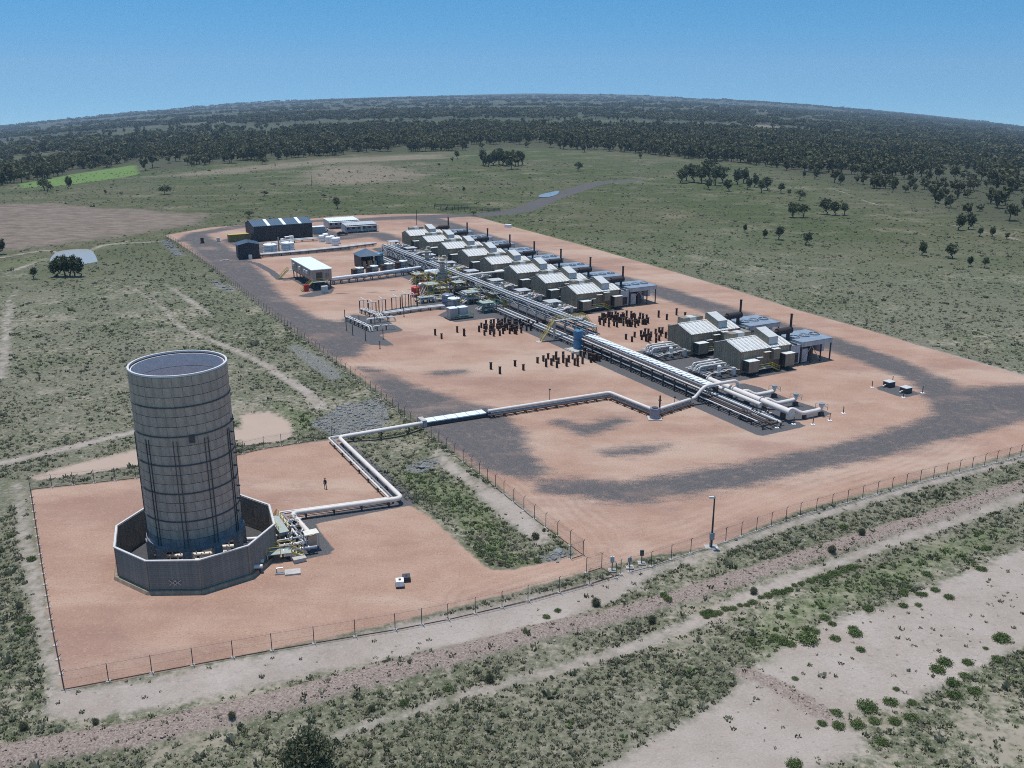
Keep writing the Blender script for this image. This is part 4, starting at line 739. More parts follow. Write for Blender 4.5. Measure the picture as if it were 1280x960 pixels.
def office(q, lb, lx, wd, n, rm):
    t = thing('site_office', lb, 'office', q, R(27)); MB().box(0, lx, 0, wd, .4, 3.3).build('wall', 'office', t); MB().box(.2, lx - .2, .2, wd - .2, 0, .4).build('base', 'steel_dark', t)
    for i in range(n): ribroof(lx / n * i + .05, lx / n * (i + 1) - .05, -.6, 3.32, wd + .3, 3.75, .9).build('roof', rm, t)
    for i in range(n * 2):
        x = lx / (2 * n) * (i + .5); f = MB().box(x - .7, x + .7, -.05, 0, 1.3, 2.5).build('window', 'white', t); MB().box(x - .62, x + .62, -.07, -.05, 1.38, 2.42).build('pane', 'glass_dark', f)
    MB().box(lx * .48, lx * .48 + .95, -.06, 0, .45, 2.6).build('door', 'white', t)
    for i in range(n + 1): MB().box(lx * i / n - .05, lx * i / n + .05, -1.9, -1.8, 0, 2.8).build('verandah_post', 'galv', t)
    MB().box(0, lx, -1.95, -.02, 2.8, 2.9).build('verandah_roof', rm, t)
office(PV(411, 286), 'white-roofed site office building at the back of the yard, left one', 14, 8, 3, 'roof_white'); office(PV(432, 291.5), 'flat grey site office building in front of the white-roofed one', 14.5, 6, 3, 'cooler_panel')
def vehicle(q, rz, lb, m, canopy=True, cat='truck'):
    t = thing('parked_truck' if canopy else 'parked_car', lb, cat, q, rz)
    MB().prism([(-2.6, .55), (2.6, .55), (2.65, 1.05), (1.5, 1.2), (.8, 1.85), (-.9, 1.9), (-1.0, 1.15), (-2.6, 1.15)] if canopy else [(-2.3, .45), (2.3, .45), (2.3, .9), (1.2, 1.0), (.5, 1.5), (-1.3, 1.55), (-2.2, 1.05)], -.92, .92, 'y').build('body', m, t)
    if canopy: MB().box(-2.6, -1.05, -.95, .95, 1.15, 2.05).build('canopy', m, t)
    MB().add([(.86, -.8, 1.84), (.86, .8, 1.84), (1.52, .85, 1.24), (1.52, -.85, 1.24)] if canopy else [(.56, -.8, 1.5), (.56, .8, 1.5), (1.24, .85, 1.03), (1.24, -.85, 1.03)], [(0, 1, 2, 3)]).build('windscreen', 'glass_dark', t)
    z = 1.2 if canopy else 1.02
    for s in (-1, 1): MB().box(-.8, .75, s * .93 - .01, s * .93 + .01, z, z + .42).build('side_window', 'glass_dark', t)
    for x in (-1.6, 1.65):
        for s in (-1, 1): o = MB().tube([(x, s * .65, .38), (x, s * .97, .38)], .38, 14).build('wheel', 'tyre', t); MB().tube([(x, s * .96, .38), (x, s * .985, .38)], .2, 10).build('rim', 'galv', o)
    for s in (-1, 1): MB().box(2.6 if canopy else 2.28, 2.67 if canopy else 2.33, s * .65 - .18, s * .65 + .18, .75, .95).build('headlight', 'white', t)
vehicle(PV(359, 301.5), R(30 + 180), 'white utility truck with canopy parked in front of the navy workshop', 'white'); vehicle(PV(428, 294), R(20), 'dark parked car beside the front site office', 'navy', False, 'car'); vehicle(PV(405, 289.5), R(70), 'white parked car between the beige container and the office', 'white', False, 'car')
def control_room():
    o = PV(391.5, 362); t = thing('control_room', 'long raised beige control building with white roof on dark stilts', 'control building', (o.x, o.y, 0), RZ)   # x across, y up the row
    W_, Ln, zb, zt = 6.2, 23.5, 2.6, 6.0
    MB().box(0, W_, 0, Ln, zb, zt).build('wall', 'ctrl_wall', t); MB().box(-.35, W_ + .35, -.35, Ln + .35, zt, zt + .22).build('roof', 'roof_white', t)
    for y in np.linspace(.4, Ln - .4, 7):
        for x in (.4, W_ - .4): MB().box(x - .14, x + .14, y - .14, y + .14, 0, zb).build('stilt', 'steel_dark', t)
    MB().box(.2, W_ - .2, .3, Ln - .3, zb - .35, zb - .02).build('floor_beam', 'steel_dark', t)
    for i in range(1, 8): MB().box(-.03, 0, Ln * i / 8 - .05, Ln * i / 8 + .05, zb, zt).build('wall_joint', 'steel_dark', t)
    for i, y in enumerate((3.4, 6.1, 11.5, 18.6)): MB().box(-.7, -.02, y, y + 1.7, 4.4, 5.3).build('air_conditioner', 'pale_cowl', t)
    MB().box(1.2, 3.2, -.05, 0, zb, zb + 2.6).build('door', 'glass_dark', t); MB().box(4, 5.4, -.05, 0, zb + .8, zb + 2.2).build('door_panel', 'tan_box', t)
    MB().box(-.4, 4.6, -1.9, -.06, zb - .12, zb).build('landing', 'grating', t); rails(t, [(-.4, -1.9), (4.6, -1.9), (4.6, -.1)], zb); stair(t, -4.0, -1.0, .05, -.4, -1.0, zb, 1.2)
    MB().box(-1.8, -.06, Ln - 2.2, Ln - .3, zb - .12, zb).build('landing', 'grating', t); rails(t, [(-1.8, Ln - .3), (-1.8, Ln - 2.2)], zb); stair(t, -5.0, Ln - 1.2, .05, -1.8, Ln - 1.2, zb, 1.1)
control_room()
q = PV(383, 364); tag(MB().box(-.7, .7, -.5, .5, .2, 1.9).box(-.8, .8, -.6, .6, 1.9, 2.0).build('fire_cabinet', 'red', None, q, RZ), 'red cabinet beside the near steps of the raised control building', 'cabinet')
q = PV(406, 366); tag(MB().box(-.9, .9, -.6, .6, 0, 2.0).box(-1, 1, -.7, .7, 2.0, 2.12).build('switch_cabinet', 'pale_cowl', None, q, RZ), 'pale grey cabinet under the near end of the control building', 'cabinet')
for x, y, lb in ((317, 324, 'pale box standing against the small navy shed'), (309, 326, 'flat white slab left of the small navy shed')):
    q = PV(x - (30 if 'slab' in lb else 4), y if 'slab' in lb else 324); hh = .25 if 'slab' in lb else 1.6
    tag(MB().box(-1.0 if hh < 1 else -.6, 1.9 if hh < 1 else .6, -.5, .5, 0, hh).box(-.5, .5, -.45, .45, hh, hh + .06).build('concrete_slab' if hh < 1 else 'equipment_box', 'concrete' if hh < 1 else 'tan_roof', None, q, RZ), lb, 'slab' if hh < 1 else 'box')
# cable bridge from the control room to the rack, and the low pipe track in front of the white tanks
pipeline('cable_bridge', 'white covered cable tray on dark legs from the control building to the process area', PW([(413, 356), (470, 349), (528, 341)]), [(0, 2.0, .45, 'roof_white'), (0, 1.2, .25, 'pipe_grey'), (1.0, 1.7, .2, 'pipe_blue')], 2.6)
pipeline('pipe_track', 'low track of several pipes in front of the two white tanks', PW([(322, 322), (380, 317), (430, 312), (470, 307)]), [(0, 1.0, .22, 'pipe_white'), (.7, 1.0, .18, 'pipe_pink'), (1.4, 1.1, .24, 'pipe_white'), (2.2, .9, .2, 'pipe_grey'), (-.8, .8, .18, 'rust')], 3)
pipeline('pipe_track', 'second low pipe track behind the white tanks below the workshop', PW([(333, 309), (372, 303), (398, 301)]), [(0, 1.0, .2, 'pipe_white'), (.7, 1.0, .2, 'pipe_grey'), (1.4, 1.2, .25, 'pipe_white')], 3)
def tank(name, label, q, r, h, m, dome=.3, top=None, rings=2, ladder=True, group=None, cat='tank'):
    t = thing(name, label, cat, q, RZ, group); MB().cyl(0, 0, .15, h, r, 22).build('shell', m, t, smooth=True); MB().dome(0, 0, h, r * .99, dome, 22, 4).build('roof', top or m, t, smooth=True)
    for i in range(rings): z = .5 + (h - .7) * (i + .5) / rings; MB().ring(0, 0, z, z + .1, r, r + .06, 22).build('band', 'steel_dark' if m not in ('white',) else 'galv', t, smooth=True)
    MB().cyl(0, 0, 0, .15, r + .25, 22).build('foundation', 'concrete', t); MB().cyl(r * .3, 0, h, h + dome + .35, .14, 8).build('vent', 'steel_dark', t)
    if ladder:
        l = MB()
        for s in (-.2, .2): l.box(s - .03, s + .03, -r - .2, -r - .14, .2, h + .8)
        for i in range(int(h / .35)): l.box(-.2, .2, -r - .19, -r - .15, .3 + i * .35, .34 + i * .35)
        l.build('ladder', 'yellow' if m != 'white' else 'galv', t)
    return t
tank('storage_tank', 'squat white tank right of the small navy shed', PV(338, 315), 2.6, 2.9, 'white'); tank('storage_tank', 'squat white tank in front of the parked white truck', PV(360, 312.5), 2.5, 2.9, 'white')
q = PV(349, 316); t = thing('vent_stack', 'slim pinkish vent stack between the two squat white tanks', 'vent', q); MB().cyl(0, 0, 0, 5.8, .28, 10).build('stack', 'column', t, smooth=True); MB().cyl(0, 0, 5.8, 7.2, .1, 8).build('tip', 'steel_dark', t); MB().box(-.7, .7, -.7, .7, 0, .5).build('plinth', 'pipe_grey', t)
for k, (x, y, s) in enumerate(((402, 302, 1), (407, 300.5, 1.1), (411, 304, 1.1), (415, 302.5, 1), (419, 306.5, 1.2), (422, 304.5, 1))):
    tank('chemical_tank', ['leftmost small white tank of the cluster below the container', 'second small white tank from the left in the cluster', 'third small white tank of the cluster, front row', 'fourth small white tank of the cluster, back row', 'largest small white tank at the front right of the cluster', 'rightmost small white tank of the cluster'][k], PV(x, y), 1.15 * s, 2.3 * s, 'white', .45, rings=1, ladder=False, group='small white tanks')
# navy open shelter and tanks
q = PV(452, 336); t = thing('open_shelter', 'open navy hip-roofed shelter sheltering pale equipment beside the teal tank', 'shelter', q, RZ); a, b = 7.0, 7.5
MB().add([(-.4, -.4, 4.2), (a + .4, -.4, 4.2), (a + .4, b + .4, 4.2), (-.4, b + .4, 4.2), (a / 2, b * .35, 6.2), (a / 2, b * .65, 6.2)], [(0, 1, 4), (1, 2, 5, 4), (2, 3, 5), (3, 0, 4, 5), (3, 2, 1, 0)]).build('roof', 'navy_roof', t)
MB().box(0, .1, 0, b, .1, 4.2).box(0, a, b - .1, b, .1, 4.2).build('wall', 'navy', t)
for x in (.1, a / 2, a - .1): MB().box(x - .09, x + .09, .0, .18, 0, 4.2).build('post', 'steel_dark', t)
MB().box(1, 2.2, 1.5, 3, 0, 2.2).box(3, 4.4, 1.2, 2.6, 0, 2.4).box(5.2, 6.2, 1.5, 3, 0, 2.0).build('pump_cabinets', 'tan_shade', t)
tank('water_tank', 'teal upright water tank at the corner of the navy shelter', PV(474.5, 331.5), 1.45, 4.3, 'teal', .3, rings=2)
for k, (x, y) in enumerate(((450, 346.5), (468, 344), (486, 341), (504, 337.5))):
    t = tank('twin_tank', ['first grey oil tank from the left above the cable bridge', 'second grey oil tank from the left above the cable bridge', 'third grey oil tank from the left above the cable bridge', 'rightmost grey oil tank above the cable bridge, next to the rack'][k], PV(x, y), 1.45, 3.2, 'tank_grey', .2, 'roof_white', 3, group='grey oil tanks'); MB().box(-2.6, -1.35, -1.0, 1.2, .1, 2.9).build('pump_box', 'rust', t); MB().box(-3, 1.8, -1.9, 1.9, 0, .12).build('bund', 'concrete', t)
# process area
tank('red_tank', 'small bright red upright tank at the left of the process area', PV(519.5, 371), 1.25, 2.9, 'red', .25, rings=1)
q = PV(522, 371); tag(MB().cyl(0, 0, 0, 5.2, .14, 8).box(-.5, .5, -.1, .1, 4.6, 4.9).build('red_riser', 'red', None, Vector(q) + Vector((1.9, .9, 0))), 'thin red riser pipe just behind the red tank', 'pipe')
def column(q, lb, h, r):
    t = thing('process_column', lb, 'column', q, RZ); MB().cyl(0, 0, 1.2, h, r, 16).dome(0, 0, h, r, r * .6, 16, 4).build('shell', 'column', t, smooth=True); MB().tube([(0, 0, 0), (0, 0, 1.2)], [r * 1.25, r], 16).build('skirt', 'column', t, smooth=True)
    for z in (h * .55, h * .92): MB().ring(0, 0, z, z + .1, r, r + 1.0, 16).build('platform', 'grating', t); MB().ring(0, 0, z + 1.0, z + 1.06, r + .92, r + 1.0, 16).build('handrail', 'yellow', t)
    for z in (.3, .45, .7, .82): MB().ring(0, 0, h * z, h * z + .12, r, r + .1, 16).build('flange', 'pipe_pink', t)
    MB().tube(fillet([(0, 0, h + .3), (0, 0, h + 1), (r + .6, 0, h + 1), (r + .6, 0, .8)], .5, 3), .15, 8).build('downpipe', 'pipe_white', t, smooth=True)
column(PV(553.5, 360), 'tall pinkish process column with ring platforms, nearer one', 9.2, .75); column(PV(534, 340), 'tall pinkish process column farther back near the rack', 7.6, .7)
def hvessel(q, lb, ln, r, m, z):
    t = thing('horizontal_vessel', lb, 'vessel', q, RZ); MB().tube([(-ln / 2 - r * .6, 0, z), (-ln / 2 - r * .45, 0, z), (-ln / 2, 0, z), (ln / 2, 0, z), (ln / 2 + r * .45, 0, z), (ln / 2 + r * .6, 0, z)], [r * .3, r * .75, r, r, r * .75, r * .3], 16).build('shell', m, t, smooth=True)
    for x in (-ln * .3, ln * .3): MB().box(x - .2, x + .2, -r * .8, r * .8, 0, z - r * .55).build('saddle', 'steel_dark', t); MB().cyl(x * .5, 0, z + r * .8, z + r + .6, .16, 8).build('nozzle', 'pipe_grey', t)
    for x in (-ln * .35, 0, ln * .35): MB().tube([(x - .05, 0, z), (x + .05, 0, z)], r + .04, 16).build('band', 'galv', t, smooth=True)
hvessel(PV(540, 352), 'silver horizontal vessel raised above the yellow frames', 4.2, .85, 'roof_white', 3.2); hvessel(PV(531, 367), 'grey horizontal vessel right of the red tank', 3.2, 1.0, 'tank_grey', 2.6)
def frame(q, lb, a, b, h, m, seed, lev=2):
    rr = random.Random(seed); t = thing('process_frame', lb, 'pipe frame', q, RZ); n = 3
    for i in range(n + 1):
        for y in (0, b): MB().box(a * i / n - .09, a * i / n + .09, y - .09, y + .09, 0, h).build('post', m, t)
    for l in range(1, lev + 1):
        z = h * l / lev; g = MB()
        for y in (0, b): g.box(0, a, y - .08, y + .08, z - .2, z)
        for i in range(n + 1): g.box(a * i / n - .08, a * i / n + .08, 0, b, z - .2, z)
        g.build('beams', m, t)
        if l == lev or lev > 1: MB().box(.1, a * .6, .1, b - .1, z, z + .05).build('walkway', 'grating', t); rails(t, [(0, 0), (a * .6, 0)], z, 'yellow')
    for i in range(10):
        y = rr.uniform(.2, b - .2); z = rr.uniform(.5, h - .3); MB().tube(fillet([(-1, y, rr.uniform(.4, 1)), (rr.uniform(.5, 1.5), y, z), (a * rr.uniform(.5, .9), y, z), (a + .6, y + rr.uniform(-.5, .5), rr.uniform(.4, 1.5))], .4, 3), rr.uniform(.08, .2), 7).build('pipe', rr.choice(['pipe_white', 'pipe_grey', 'rust', 'yellow', 'pipe_white', 'pipe_pink']), t, smooth=True)
    for i in range(6): x, y = rr.uniform(.3, a - .3), rr.uniform(.3, b - .3); MB().cyl(x, y, .1, rr.uniform(1, 2), rr.uniform(.2, .45), 10).dome(x, y, 1.2, .3, .9, 8, 3).build('pot', rr.choice(['steel_dark', 'pipe_grey', 'rust', 'tank_grey']), t, smooth=True)
    for i in range(2): stair(t, a + 1.8, .6 + i * 1.6, .05, a + .1, .6 + i * 1.6, h / lev, .7) if i == 0 else None
    return t
frame(PV(535, 374), 'yellow and rusty pipe frame between the red tank and the near column', 6, 4.5, 4.2, 'yellow', 3); frame(PV(545, 361), 'taller yellow platform frame behind the near column', 5.5, 5, 4.6, 'yellow', 5)
frame(PV(570, 369), 'rusty steel frame packed with pipes right of the near column', 6, 4.2, 3.6, 'rust', 6); frame(PV(584, 381), 'steel frame of valves and pipes left of the green skid', 6.5, 4.2, 3.4, 'galv', 8)
frame(PV(604, 392), 'skid frame with green base and yellow rails beside the rack', 6.2, 3.2, 2.8, 'green_frame', 9, 1); frame(PV(600, 372), 'upper pipe frame crossing towards the rack behind the green skid', 8, 3.5, 3.4, 'galv', 12)
for k_, (x_, y_, a_, b_, h_, m_, l_) in enumerate(((520, 356, 4, 3.5, 3.2, 'yellow', 'yellow frame behind the red tank at the end of the cable bridge'), (560, 353, 5, 4, 3.8, 'yellow', 'yellow frame of pipes right behind the near column'), (577, 363, 5.5, 4, 3.2, 'pipe_white', 'pale pipe frame between the rusty frame and the rack'), (616, 381, 6, 3.6, 3.0, 'rust', 'rusty pipe frame behind the green skid against the rack'), (592, 374, 5, 3.5, 2.6, 'yellow', 'low yellow frame of valves in the middle of the process area'), (548, 371, 5, 3, 2.4, 'pipe_grey', 'low grey pipe frame at the foot of the near column'), (526, 380, 7, 2.4, 1.8, 'pipe_white', 'low white pipe frame in front of the red tank'))): frame(PV(x_, y_), l_, a_, b_, h_, m_, 30 + k_, 1 if h_ < 3 else 2)
pipeline('pipe_run', 'elevated white pipe run crossing from the process frames to the compressor side', PW([(565, 362), (600, 356), (640, 352)]), [(0, 3.6, .3, 'pipe_white'), (.8, 3.6, .22, 'pipe_white'), (1.5, 3.5, .16, 'pipe_grey')], 4, 'galv')
tank('dark_tank', 'dark grey upright tank left behind the white-topped one', PV(560, 382), 1.7, 3.3, 'pipe_blue', .3); tank('grey_tank', 'grey upright tank with white top in front of the dark tank', PV(567.5, 385.5), 1.8, 3.0, 'tank_grey', .25, 'roof_white')
t = thing('equipment_skid', 'green-railed skid carrying two pale cube cabinets on the near gravel patch', 'skid', PV(562, 401), RZ)
MB().box(0, 7.2, 0, 3.6, .15, .4).build('base_frame', 'steel_dark', t); MB().box(.6, 2.9, .8, 3.2, .4, 3.0).build('cabinet', 'tank_grey', t); MB().box(3.6, 6.0, 1.2, 3.4, .4, 2.9).build('cabinet', 'cooler_panel', t); MB().box(.5, 3.0, .7, 3.3, 3.0, 3.08).build('cabinet_top', 'roof_white', t); MB().box(3.5, 6.1, 1.1, 3.5, 2.9, 2.98).build('cabinet_top', 'roof_white', t)
rails(t, [(0, 0), (7.2, 0), (7.2, 3.6)], .4, 'green_frame', 1.0); MB().tube(fillet([(2.0, .5, .6), (3.4, .5, .9), (6.8, .5, .9)], .3, 3), .14, 8).build('pipe', 'green_frame', t, smooth=True)
# blue tank at the rack
tank('blue_tank', 'bright blue upright tank on a white slab against the pipe rack', PV(722.5, 436), 1.15, 4.6, 'blue', .15, rings=1, ladder=False); q = PV(721, 437); tag(MB().box(-2.4, 2.0, -2.1, 1.9, 0.0, .14).box(-2.2, -1.9, -1.9, 1.7, .14, .3).build('concrete_slab', 'concrete', None, q, RZ), 'white concrete slab under the bright blue tank', 'slab')
t = thing('crossover_stairs', 'yellow stairs over the rack just left of the blue tank', 'stairs', (*L(-196.5, 112.6), 0), RZ); stair(t, 0, 0, .05, 3.6, 0, 4.9, 1.0); MB().box(3.6, 12.6, -.5, .5, 4.85, 4.95).build('deck', 'grating', t); rails(t, [(3.6, -.5), (12.6, -.5)], 4.95); rails(t, [(3.6, .5), (12.6, .5)], 4.95); stair(t, 16.4, 0, .05, 12.6, 0, 4.9, 1.0); MB().box(-1.2, .3, -.9, .9, 0, .1).build('pad', 'concrete', t)
for x in (3.8, 12.4): MB().box(x - .08, x + .08, -.45, .45, 0, 4.85).build('leg', 'galv', t)
# meter station by the left gravel, pipe goalposts
def meter(q, lb, ln, rz, m, n=3):
    t = thing('meter_run', lb, 'meter pipe', q, rz)
    for i in range(n): MB().tube(fillet([(0, i * .7, .25), (.2, i * .7, 1.3), (ln - .6, i * .7, 1.3), (ln, i * .7, .2)], .4, 3), .16, 8).build('pipe', m, t, smooth=True)
    s = MB().box(-.08, .08, -.4, n * .7 + .0, .85, 1.1).box(-.08, .08, -.2, -.05, 0, .85).box(-.08, .08, n * .7 - .4, n * .7 - .25, 0, .85).mesh('support', 'steel_dark')
    for i in range(int(ln / 2.4)): put('support', s, t, (1.2 + i * 2.4, 0, 0))
    v = MB().dome(0, 0, 1.3, .26, .3, 8, 3).cyl(0, 0, 1.5, 2.0, .05, 6).ring(0, 0, 1.95, 2.0, .14, .24, 8).mesh('valve', 'pipe_grey', True)
    for i in range(n): put('valve', v, t, (ln * .35, i * .7, 0)); put('valve', v, t, (ln * .7, i * .7, 0))
meter(PV(432, 401), 'near white meter pipes on dark posts at the left gravel corner', 15, R(-56), 'pipe_white', 2); meter(PV(450, 391), 'second row of white meter pipes beside the yellow ended one', 11, R(-54), 'pipe_white'); meter(PV(459, 405), 'short cross pipes between the two meter rows', 8, R(24), 'pipe_white', 2); meter(PV(466, 414), 'low white pipe lying across the tip of the meter gravel', 6, R(22), 'pipe_white', 1)
pipeline('pipe_run', 'white pipes on low supports from the meter rows to the process frames', PW([(480, 396), (520, 390), (556, 386)]), [(0, .9, .25, 'pipe_white'), (.8, .9, .2, 'pipe_grey'), (1.5, .9, .2, 'pipe_white')], 2.6)
for k, (x, y, h, w_) in enumerate(((450, 391, 3.4, 2.4), (461, 393, 3.2, 2.2), (474, 391, 3.6, 2.0), (490, 387, 3.4, 2.6), (503, 385, 3.8, 2.0), (514, 386, 4.0, 1.8))):
    t = thing('pipe_goalpost', ['leftmost pale-topped pipe goalpost above the meter rows', 'second pipe goalpost from the left above the meter rows', 'third pipe goalpost from the left above the meter rows', 'fourth pipe goalpost from the left, before the red tank', 'fifth pipe goalpost from the left, before the red tank', 'rightmost pipe goalpost, just left of the process frames'][k], 'pipe support', PV(x, y), RZ, 'pipe goalposts')
    for s in (0, w_): MB().box(s - .11, s + .11, -.11, .11, 0, h).build('post', 'rust', t)
    MB().box(-.3, w_ + .3, -.12, .12, h, h + .18).build('cross_beam', 'pipe_pink', t); MB().tube(fillet([(w_ * .5, 0, .2), (w_ * .5, 0, h + .4), (w_ * .5, 2.5, h + .4)], .3, 3), .12, 8).build('pipe', 'pipe_white', t, smooth=True)
for k, (x, y) in enumerate(((449, 404), (441, 419), (457, 426), (475, 436), (479, 424), (469, 411), (431, 396), (505, 396), (433, 413), (522, 384))):
    q = PV(x, y); tag(MB().cyl(0, 0, 0, 2.0 + .8 * (k % 3), .1, 8).box(-.2, .2, -.2, .2, 0, .06).build('guard_post', 'steel_dark', None, q), 'thin dark guard post on the gravel around the meter pipes', 'post', 'guard posts around the meter pipes')
# sump on the right
for k, (x, y) in enumerate(((1111, 483), (1132, 490.5))):
    t = thing('sump_pit', ['square dark sump with pale lid on the small gravel patch, left one', 'square dark sump with pale lid on the small gravel patch, right one'][k], 'sump', PV(x, y), RZ); MB().box(-.9, .9, -.8, .8, 0, 1.1).build('pit_wall', 'steel_dark', t); MB().box(-1, 1, -.9, .9, 1.1, 1.2).build('lid', 'pale_cowl', t); MB().tube(fillet([(-1.9, 0, .3), (-1.4, 0, .5), (-.8, 0, .5)], .2, 3), .12, 8).build('pipe', 'pipe_white', t)
for k, (x, y) in enumerate(((1090, 484.5), (1115.5, 478.5), (1153, 491.5), (1129, 497))):
    t = thing('bollard', ['marker post at the left corner of the sump gravel', 'marker post at the far corner of the sump gravel', 'marker post at the right corner of the sump gravel', 'marker post at the near corner of the sump gravel'][k], 'post', PV(x, y)); MB().cyl(0, 0, 0, 1.5, .08, 8).build('post', 'rust', t); MB().box(-.35, .35, -.35, .35, 0, .1).build('footing', 'white', t)
for k, (x, y) in enumerate(((500, 733), (508, 725.5))):
    t = thing('pump_box' if k == 0 else 'battery_box', ['white pump box with a black port on the flare pad', 'small dark box beside the white pump box on the flare pad'][k], 'box', PV(x, y), R(10)); MB().box(-.5, .5, -.55, .55, .25, .95 if k == 0 else .7).build('case', 'white' if k == 0 else 'steel_dark', t); MB().box(-.55, .55, -.6, .6, 0, .25).build('skid', 'steel_dark', t); MB().box(-.15, .15, -.2, .2, .95 if k == 0 else .7, 1.02 if k == 0 else .76).build('port', 'dark_louver', t)

# ------------------------------------------------------------------ steel pile stubs
pile_v = []
for h_ in (1.3, 1.55, 1.85): pile_v.append((MB().box(-.21, .21, -.19, -.12, 0, h_).box(-.21, .21, .12, .19, 0, h_).box(-.05, .05, -.12, .12, 0, h_).mesh('stem', 'pile_steel'), MB().box(-.31, .31, -.29, .29, h_, h_ + .07).mesh('cap_plate', 'pile_steel')))
def pile(x, y, lb, grp):
    q = PV(x, y); a, b = pile_v[random.randrange(3)]; t = thing('steel_pile', lb, 'pile', q, RZ + random.uniform(-.15, .15), grp); put('stem', a, t); put('cap_plate', b, t)
ISO = [(215, 522), (287, 558), (408, 497), (475, 529), (588, 472), (3, 252)]; lbs = ['lone rusty pile stub, lower left of the four scattered in the open', 'lone rusty pile stub, nearest of the four scattered in the open', 'lone rusty pile stub, farther left of the upper pair in the open', 'lone rusty pile stub, right of the four scattered in the open', 'rusty pile stub standing apart at the left end of the near cluster', 'lone rusty pile stub left of the cluster by the process area']
for (a, b), l in zip(ISO, lbs): pile(580 + a * .15625, 380 + b * .15625, l, None)
for (x, y), l in zip(((544, 419), (552, 423.5), (571.5, 415.5), (580, 420)), ('leftmost of the four lone pile stubs below the meter gravel', 'second of the four lone pile stubs below the meter gravel', 'third of the four lone pile stubs below the meter gravel', 'rightmost of the four lone pile stubs below the meter gravel')): pile(x, y, l, None)
def cluster(cx, cy, hw, hh, n, lb, grp, tilt=0.0):
    pts = []; tries = 0
    while len(pts) < n and tries < 9000:
        tries += 1; a, b = random.uniform(-1, 1), random.uniform(-1, 1)
        if a * a + b * b * .8 > 1.05: continue
        x, y = cx + a * hw, cy + b * hh + tilt * a
        if all(abs(x - p[0]) > 2.1 or abs(y - p[1]) > 2.2 for p in pts): pts.append((x, y))
    for p in pts: pile(*p, lb, grp)
cluster(632, 412, 35, 7.5, 58, 'rusty pile stub in the dense cluster right of the pale cabinets skid', 'piles in the dense left cluster', -2.5)
for a, b in ((635, 458), (657, 502), (673, 440), (699, 490), (716, 458), (737, 445), (743, 510), (756, 475), (793, 435), (794, 470), (820, 498), (838, 465), (869, 440), (885, 490), (908, 460), (909, 497), (932, 418), (948, 478), (958, 425), (967, 400), (1000, 440), (1008, 415), (1015, 468), (1030, 405), (1043, 465), (1047, 440), (1055, 412), (1062, 455), (1083, 458), (1088, 425), (1142, 452), (1028, 452), (1012, 445)):
    pile(580 + a * .15625, 380 + b * .15625, 'rusty pile stub in the near cluster below the rack', 'piles in the near cluster')
for a, b, l in ((1167, 395, 'thin stub by the rack right of the near cluster, upper'), (1217, 432, 'thin stub by the rack right of the near cluster, outer'), (586, 178, 'tall thin stub beside the rack right of the dense cluster'), (632, 180, 'left one of two small stubs beside the rack gravel'), (646, 184, 'right one of two small stubs beside the rack gravel')): pile(580 + a * .15625, 380 + b * .15625, l, None)
cluster(779, 403, 31, 6.5, 52, 'rusty pile stub in the wide cluster behind the rack and blue tank', 'piles in the wide cluster behind the rack', 0)
for a, b in ((700, 400), (710, 440), (735, 405), (750, 390), (762, 460), (790, 395), (792, 470), (815, 450), (825, 405)): pile(730 + a * .10156, 380 + b * .10156, 'rusty pile stub in the tight group left of the separate compressor pair', 'piles in the tight group behind the rack')
for a, b in ((880, 370), (925, 350), (943, 395), (963, 362), (888, 435), (887, 478), (925, 450), (1005, 420), (1044, 345), (1040, 385), (1053, 430), (1090, 370), (1103, 408)): pile(730 + a * .10156, 380 + b * .10156, 'rusty pile stub scattered close to the left wall of the separate compressor pair', 'piles next to the separate compressor pair')
for (a, b), l in zip(((917, 165), (1018, 195), (1137, 137), (1243, 172), (622, 408), (515, 435), (590, 465)), ('leftmost of four stubs alone on the open ground behind the pile clusters', 'second of four stubs alone on the open ground behind the pile clusters', 'farthest of four stubs alone on the open ground behind the pile clusters', 'rightmost of four stubs alone on the open ground behind the pile clusters', 'single stub left of the tight pile group', 'single stub close behind the rack cover, farther', 'single stub close behind the rack cover, nearer')): pile(730 + a * .10156, 380 + b * .10156, l, None)

# ------------------------------------------------------------------ chain-link fences, gates, poles
def link_material():
    m = bpy.data.materials.new('chain_link'); t, b = nodes(m); N = t.nodes.new; K = t.links.new; b.inputs['Base Color'].default_value = (0.13, 0.12, 0.115, 1); b.inputs['Roughness'].default_value = .6; b.inputs['Metallic'].default_value = .3
    a = N('ShaderNodeAttribute'); a.attribute_name = 'along'; s = N('ShaderNodeSeparateXYZ'); K(a.outputs['Vector'], s.inputs[0]); last = None
    for op in ('ADD', 'SUBTRACT'):
        q = N('ShaderNodeMath'); q.operation = op; K(s.outputs[0], q.inputs[0]); K(s.outputs[1], q.inputs[1]); d = N('ShaderNodeMath'); d.operation = 'MULTIPLY'; d.inputs[1].default_value = 9.0; K(q.outputs[0], d.inputs[0])
        f = N('ShaderNodeMath'); f.operation = 'FRACT'; K(d.outputs[0], f.inputs[0]); l = N('ShaderNodeMath'); l.operation = 'LESS_THAN'; l.inputs[1].default_value = .055; K(f.outputs[0], l.inputs[0])
        if last: mxm = N('ShaderNodeMath'); mxm.operation = 'MAXIMUM'; K(last, mxm.inputs[0]); K(l.outputs[0], mxm.inputs[1]); last = mxm.outputs[0]
        else: last = l.outputs[0]
    K(last, b.inputs['Alpha']); return m
LINK = link_material()
def resample(pts, step):
    out = []; 
    for i, (a, b) in enumerate(zip(pts, pts[1:])):
        a, b = Vector(a), Vector(b); n = max(1, round((b - a).length / step)); out += [a.lerp(b, k / n) for k in range(n)]
    return out + [Vector(pts[-1])]
